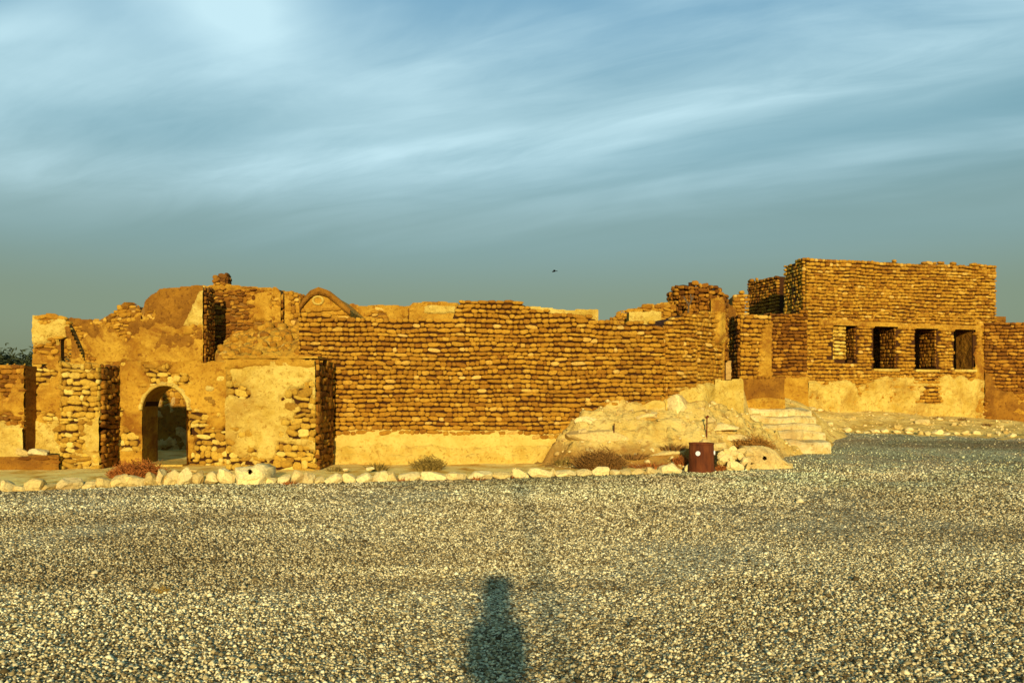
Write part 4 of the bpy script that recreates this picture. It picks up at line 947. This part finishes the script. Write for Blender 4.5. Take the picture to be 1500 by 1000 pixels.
for ad in (-118, -14):
    a = math.radians(ad); dc = Vector((c[0] + DR * 1.0 * math.cos(a), c[1] + DR * 1.0 * math.sin(a), zat(664, 17.05))); nn = Vector((math.cos(a), math.sin(a), 0)); tt = Vector((-math.sin(a), math.cos(a), 0))
    V = []; rd = 3.4 * 17.15 / F
    for o_ in (-0.015, 0.02):
        for k in range(16): t = 2 * math.pi * k / 16; V.append(dc + nn * o_ + tt * rd * math.cos(t) + Vector((0, 0, rd * math.sin(t))))
    part('white_disc', V, [tuple(range(16, 32))] + [(k, (k + 1) % 16, 16 + (k + 1) % 16, 16 + k) for k in range(16)], WHITE, T_DR)

for (px_, y0, y1, knob) in ((899, 620, 642, 0), (1035, 611, 640, 1)):
    Y = bank_hit(px_, y1)
    x, y = at(px_, Y); zb = float(bank_z(x, y)); zt_ = zat(y0, Y)
    ps = [tube([(x, y, zb - 0.1), (x + 0.01, y, zt_)], [0.017, 0.014], 8)]
    if knob: ps.append(tube([(x - 0.02, y, zt_ - 0.02), (x + 0.045, y, zt_ + 0.03)], [0.028, 0.03], 8))
    v, fc = cat_mesh(ps); o = part('metal_stake', v, fc, RUST, None, at=(x, y, zb))
    tag(o, 'thin rusty stake with a knobbed head on the rubble bank above the drum' if knob else 'thin bare rusty stake standing on the pale rock ledge of the bank', 'stake')

# ------------------------------------------------------------------ plants
def tuft(name, label, px, py, Y, w, h, n_, m, seed, lean=0.6, group=None, blade=0.010, zbase=None, twig=True):
    r = np.random.default_rng(seed); x, y = at(px, Y); z0 = zat(py, Y) if zbase is None else zbase
    V = []; Fc = []
    for i in range(n_):
        a = r.uniform(0, 2 * math.pi); rr = w / 2 * math.sqrt(r.random()) ; bx, by = x + rr * math.cos(a) * 0.8, y + rr * math.sin(a) * 0.5
        hh = h * r.uniform(0.45, 1.0) * (1 - 0.55 * (rr / (w / 2)) ** 2); dx = lean * (rr / (w / 2) * math.cos(a) * w * 0.28 + r.normal(0, 0.10) * h); dy = lean * r.normal(0, 0.16) * h
        b = blade * r.uniform(0.6, 1.5); t = r.uniform(0, math.pi); ex, ey = b * math.cos(t), b * math.sin(t); o_ = len(V)
        for k, s in ((0, 1), (0.5, 0.8), (1, 0.2)):
            cx_, cy_, cz_ = bx + dx * k * k, by + dy * k * k, z0 - 0.05 + (hh + 0.05) * k * (1 - 0.12 * k)
            V += [(cx_ - ex * s, cy_ - ey * s, cz_), (cx_ + ex * s, cy_ + ey * s, cz_)]
        Fc += [(o_, o_ + 1, o_ + 3, o_ + 2), (o_ + 2, o_ + 3, o_ + 5, o_ + 4)]
        if twig:
            for q in range(3):
                k = r.uniform(0.35, 0.95); cx_, cy_, cz_ = bx + dx * k * k, by + dy * k * k, z0 + hh * k * 0.95; l = 0.22 * h * r.uniform(0.5, 1.2); aa = r.uniform(0, 6.28); o_ = len(V)
                e = (cx_ + l * math.cos(aa), cy_ + l * math.sin(aa), cz_ + l * r.uniform(0, 0.9)); V += [(cx_ - b * .5, cy_, cz_), (cx_ + b * .5, cy_, cz_), (e[0] + b * .3, e[1], e[2] + b), (e[0], e[1], e[2] - b * .3)]; Fc.append((o_, o_ + 1, o_ + 2, o_ + 3))
    o = part(name, V, Fc, m, None, at=(x, y, z0)); return tag(o, label, 'bush' if 'bush' in name else 'grass', group)
tuft('dry_bush', 'low russet dead bush in front of the arched doorway behind the kerb', 203, 706, 15.6, 1.02, 0.52, 900, DRY_RED, 1)
tuft('dry_bush', 'sparse olive dry bush at the foot of the smooth plaster strip', 627, 688, 16.9, 0.68, 0.36, 230, DRY_OLIVE, 2, 0.9)
tuft('dry_bush', 'brown spiky dry bush behind the kerb before the rubble bank', 880, 690, bank_hit(880, 688) - 0.22, 0.98, 0.60, 520, DRY_BROWN, 3, 0.9)
tuft('dry_bush', 'orange-brown dry bush on the bank above the rubble heap', 1104, 664, bank_hit(1104, 662) - 0.18, 0.85, 0.52, 480, DRY_ORANGE, 4, 0.7)
tuft('grass_tuft', 'small olive grass tuft beside the buttress corner', 492, 690, 16.8, 0.45, 0.16, 120, DRY_OLIVE, 5, 0.8, twig=False)
tuft('grass_tuft', 'short olive grass tuft between buttress and plaster strip', 552, 686, 16.9, 0.55, 0.18, 150, DRY_OLIVE, 6, 0.8, twig=False)
tuft('grass_tuft', 'low russet dry grass spread behind kerb stones left of the drum', 955, 686, bank_hit(955, 684) - 0.15, 1.1, 0.22, 360, DRY_RED, 7, 0.8, twig=False)
tuft('grass_tuft', 'russet dry grass against the shaded left side of the drum', 999, 680, bank_hit(999, 680), 0.36, 0.26, 150, DRY_RED, 8, 0.9)
tuft('grass_tuft', 'russet dry grass growing at the drum foot on the rubble side', 1056, 689, 17.45, 0.25, 0.16, 90, DRY_RED, 9, 0.8)
for i, (px_, py_) in enumerate([(590, 704), (700, 703), (425, 709), (520, 703), (760, 700)]):
    xx, yy = gpt(px_, py_); tuft('grass_tuft', 'thin russet grass sprouting in a gap of the kerb stones', px_, py_, yy - 0.02, 0.30, 0.12, 60, DRY_RED, 20 + i, 0.8, 'grass in the kerb gaps', twig=False)
for i, (px_, py_, Y) in enumerate([(1375, 622, 27.4), (1410, 624, 27.2), (1445, 628, 26.6)]):
    x, y = at(px_, Y); tuft('grass_tuft', 'tiny brown weed on the sand before the tower house', px_, py_, Y, 0.4, 0.16, 60, DRY_BROWN, 30 + i, 0.8, 'weeds on the sand bank', zbase=float(bank_z(x, y)), twig=False)
x, y = gpt(237, 868); tuft('grass_tuft', 'yellowish seedling growing alone in the open gravel', 237, 868, y, 0.16, 0.09, 26, simple('yellow_weed', (0.42, 0.26, 0.04)), 40, 0.9, blade=0.004)

tuft('grass_tuft', 'low brown dry grass along the foot of the pale rock ledge', 925, 668, bank_hit(925, 668), 0.9, 0.16, 200, DRY_BROWN, 50, 0.9, twig=False)
tuft('grass_tuft', 'brown dry grass in the crack above the low rock ledge left of the drum', 985, 656, bank_hit(985, 656), 0.7, 0.16, 160, DRY_BROWN, 51, 0.9, twig=False)
tuft('grass_tuft', 'olive dry grass where the plaster strip meets the rubble bank', 826, 678, bank_hit(826, 678), 0.5, 0.18, 120, DRY_OLIVE, 52, 0.9, twig=False)
# dark shrub behind the far left wall: trunk, limbs and leaf sprays
T_SH = thing('tamarisk_shrub', 'dark green feathery shrub showing above the boundary wall', 'shrub', (*at(10, 21), 0.0))
x, y = at(10, 21); limbs = []; tips = []
r = np.random.default_rng(77)
limbs.append(tube([(x, y, -0.05), (x + 0.05, y, 0.7), (x, y, 1.3)], [0.10, 0.08, 0.06]))
for i in range(22):
    a = r.uniform(0, 6.28); e = Vector((x + math.cos(a) * r.uniform(0.3, 1.5), y + math.sin(a) * r.uniform(0.1, 0.8), r.uniform(2.1, 2.5))); mid = Vector((x, y, 1.3)).lerp(e, 0.5) + Vector((0, 0, 0.15))
    limbs.append(tube([(x, y, 1.25), mid, e], [0.04, 0.025, 0.01], 5)); tips.append((mid, e))
v, fc = cat_mesh(limbs); part('trunk', v, fc, BARK, T_SH, True)
V = []; Fc = []
for mid, e in tips:
    for k in range(520):
        t = r.uniform(0, 1.25); p = mid.lerp(e, t) + Vector(r.normal(0, 0.16, 3)); d = Vector((r.normal(0, 1), r.normal(0, 0.6), r.normal(0.25, 0.35))).normalized() * r.uniform(0.08, 0.2)
        s = d.orthogonal().normalized() * 0.02; o_ = len(V); V += [p, p + d * 0.5 + s, p + d, p + d * 0.5 - s]; Fc.append((o_, o_ + 1, o_ + 2, o_ + 3))
part('crown', V, Fc, LEAF, T_SH)

# ------------------------------------------------------------------ bird
bc = Vector(P(811.5, 397.5, 60)); T_BI = thing('flying_bird', 'small dark bird gliding in the sky above the ruin', 'bird', tuple(bc))
v, fc = tube([bc + Vector(p) for p in ((-0.15, 0, -0.03), (-0.12, 0, -0.02), (-0.03, 0, 0), (0.06, 0, 0.02), (0.11, 0, 0.03), (0.16, 0, 0.03), (0.26, 0, 0.03))], [0.012, 0.035, 0.055, 0.05, 0.035, 0.02, 0.03], 8); part('body', v, fc, FEATHER, T_BI, True)
for s in (-1, 1):
    V = [bc + Vector(p) for p in ((-0.06, s * 0.03, 0.02), (0.08, s * 0.03, 0.02), (-0.05, s * 0.22, 0.07), (0.07, s * 0.2, 0.065), (0.02, s * 0.42, 0.045), (0.08, s * 0.40, 0.045))]
    V += [p + Vector((0, 0, 0.012)) for p in V]
    part('wing', V, [(0, 1, 3, 2), (2, 3, 5, 4), (6, 8, 9, 7), (8, 10, 11, 9), (0, 2, 8, 6), (2, 4, 10, 8), (1, 7, 9, 3), (3, 9, 11, 5), (4, 5, 11, 10)], FEATHER, T_BI)

# ------------------------------------------------------------------ photographer (stands behind the camera; only the shadow is in view)
def skin_mesh(verts, edges, radii, root):
    me = bpy.data.meshes.new('skin_tmp'); me.from_pydata(verts, edges, []); o = link(bpy.data.objects.new('skin_tmp', me))
    md = o.modifiers.new('Skin', 'SKIN'); md.use_smooth_shade = True; ss = o.modifiers.new('Sub', 'SUBSURF'); ss.levels = 2; ss.render_levels = 2
    for i, rr in enumerate(radii):
        sv = me.skin_vertices[0].data[i]; sv.radius = rr if isinstance(rr, tuple) else (rr, rr); sv.use_root = (i == root)
    dg = bpy.context.evaluated_depsgraph_get(); res = bpy.data.meshes.new_from_object(o.evaluated_get(dg)); bpy.data.objects.remove(o); return res
PX, PY = 0.0, -0.36
J = {'pelvis': (0, 0, .98, .135), 'waist': (0, 0, 1.14, .115), 'chest': (0, .01, 1.38, .135), 'neckb': (0, .01, 1.52, .080), 'neck': (0, .02, 1.58, .062), 'jaw': (0, .05, 1.645, .095), 'head': (0, .03, 1.715, .125), 'crown': (0, .02, 1.765, .085)}
for s, t in ((-1, 'l'), (1, 'r')):
    J.update({'sh' + t: (s * .165, .01, 1.50, .070), 'el' + t: (s * .165, .14, 1.20, .044), 'wr' + t: (s * .050, .25, 1.51, .025), 'pa' + t: (s * .060, .27, 1.60, .028),
              'hip' + t: (s * .10, 0, .92, .095), 'kn' + t: (s * .12, .02, .50, .062), 'an' + t: (s * .13, -.01, .09, .042), 'toe' + t: (s * .15, .17, .04, .035)})
    for k in range(4): J['f%d%s' % (k, t)] = (s * (.066 + .002 * k), .292 - .004 * k, 1.625 + .019 * k, .010); J['g%d%s' % (k, t)] = (s * (.046 - .003 * k), .318 - .006 * k, 1.63 + .019 * k, .009)
    J['t0' + t] = (s * .055, .255, 1.635, .011); J['t1' + t] = (s * .035, .235, 1.655, .010)
nm = list(J); E = [('pelvis', 'waist'), ('waist', 'chest'), ('chest', 'neckb'), ('neckb', 'neck'), ('neck', 'jaw'), ('jaw', 'head'), ('head', 'crown')]
for t in 'lr':
    E += [('chest', 'sh' + t), ('sh' + t, 'el' + t), ('el' + t, 'wr' + t), ('wr' + t, 'pa' + t), ('pelvis', 'hip' + t), ('hip' + t, 'kn' + t), ('kn' + t, 'an' + t), ('an' + t, 'toe' + t), ('pa' + t, 't0' + t), ('t0' + t, 't1' + t)]
    for k in range(4): E += [('pa' + t, 'f%d%s' % (k, t)), ('f%d%s' % (k, t), 'g%d%s' % (k, t))]
T_PH = thing('person', 'person in grey shirt and dark trousers raising a camera, casting the long shadow', 'person', (PX, PY, 0))
me = skin_mesh([J[k][:3] for k in nm], [(nm.index(a), nm.index(b)) for a, b in E], [J[k][3] for k in nm], 0)
for m in (simple('skin', (0.42, 0.24, 0.15), 0.6, 0.1), simple('grey_shirt', (0.18, 0.19, 0.2), 0.9, 0.2), simple('dark_trousers', (0.04, 0.045, 0.06), 0.9, 0.2), simple('shoe', (0.03, 0.02, 0.015), 0.6, 0.2)): me.materials.append(m)
for p in me.polygons:
    x, y, z = p.center; p.use_smooth = True
    p.material_index = 3 if z < 0.10 else 2 if z < 1.0 else 0 if (z > 1.54 or (y > 0.17 and z > 1.3)) else 1
body = link(bpy.data.objects.new('body', me)); body.parent = T_PH
hv = skin_mesh([(0, -.02, 1.66), (0, -.01, 1.73), (0, .02, 1.775)], [(0, 1), (1, 2)], [.11, .135, .095], 1); hv.materials.append(simple('dark_hair', (0.02, 0.014, 0.01), 0.6)); h = link(bpy.data.objects.new('hair', hv)); h.parent = T_PH
v, fc = cat_mesh([tube([(PX, PY + .115, 1.705), (PX, PY + .142, 1.675), (PX, PY + .12, 1.668)], [.008, .016, .012], 8)]); part('nose', v, fc, bpy.data.materials['skin'], T_PH, True)
for s in (-1, 1): v, fc = tube([(PX + s * .095, PY + .03, 1.73), (PX + s * .105, PY + .02, 1.70), (PX + s * .095, PY + .03, 1.665)], [.008, .018, .008], 8); part('ear', v, fc, bpy.data.materials['skin'], T_PH, True)
BLACK = simple('black_plastic', (0.02, 0.02, 0.02), 0.45, 0.1)
T_C = thing('photo_camera', 'black camera held up to the face of the person', 'camera', (0, -0.12, 1.66))
v, fc = box(-0.055, 0.055, -0.135, -0.085, 1.66, 1.735); part('body', v, fc, BLACK, T_C)
v, fc = tube([(0, -0.085, 1.695), (0, -0.03, 1.695)], [0.034, 0.032], 20); part('lens', v, fc, BLACK, T_C)
v, fc = box(-0.025, 0.025, -0.13, -0.095, 1.735, 1.755); part('viewfinder', v, fc, BLACK, T_C)

# ------------------------------------------------------------------ lamp post behind the photographer (its thin shadow lies on the gravel)
LX, LY = 0.52, -6.0
T_L = thing('lamp_post', 'thin grey lamp post behind the person, throwing a narrow shadow over the gravel', 'lamp post', (LX, LY, 0))
STEEL = simple('grey_steel', (0.30, 0.31, 0.32), 0.5, 0.2, 20, 0.3)
v, fc = lathe([(0.01, -0.02), (0.16, -0.02), (0.16, 0.03), (0.09, 0.05), (0.075, 0.35), (0.045, 0.40)], (LX, LY, 0), 16); part('base', v, fc, STEEL, T_L)
v, fc = tube([(LX, LY, 0.3), (LX, LY, 2.5), (LX, LY, 4.7)], [0.045, 0.040, 0.034], 14); part('pole', v, fc, STEEL, T_L, True)
v, fc = lathe([(0.034, 4.66), (0.06, 4.70), (0.13, 4.80), (0.14, 4.86), (0.09, 4.95), (0.01, 4.98)], (LX, LY, 0), 18); part('lantern', v, fc, STEEL, T_L, True)
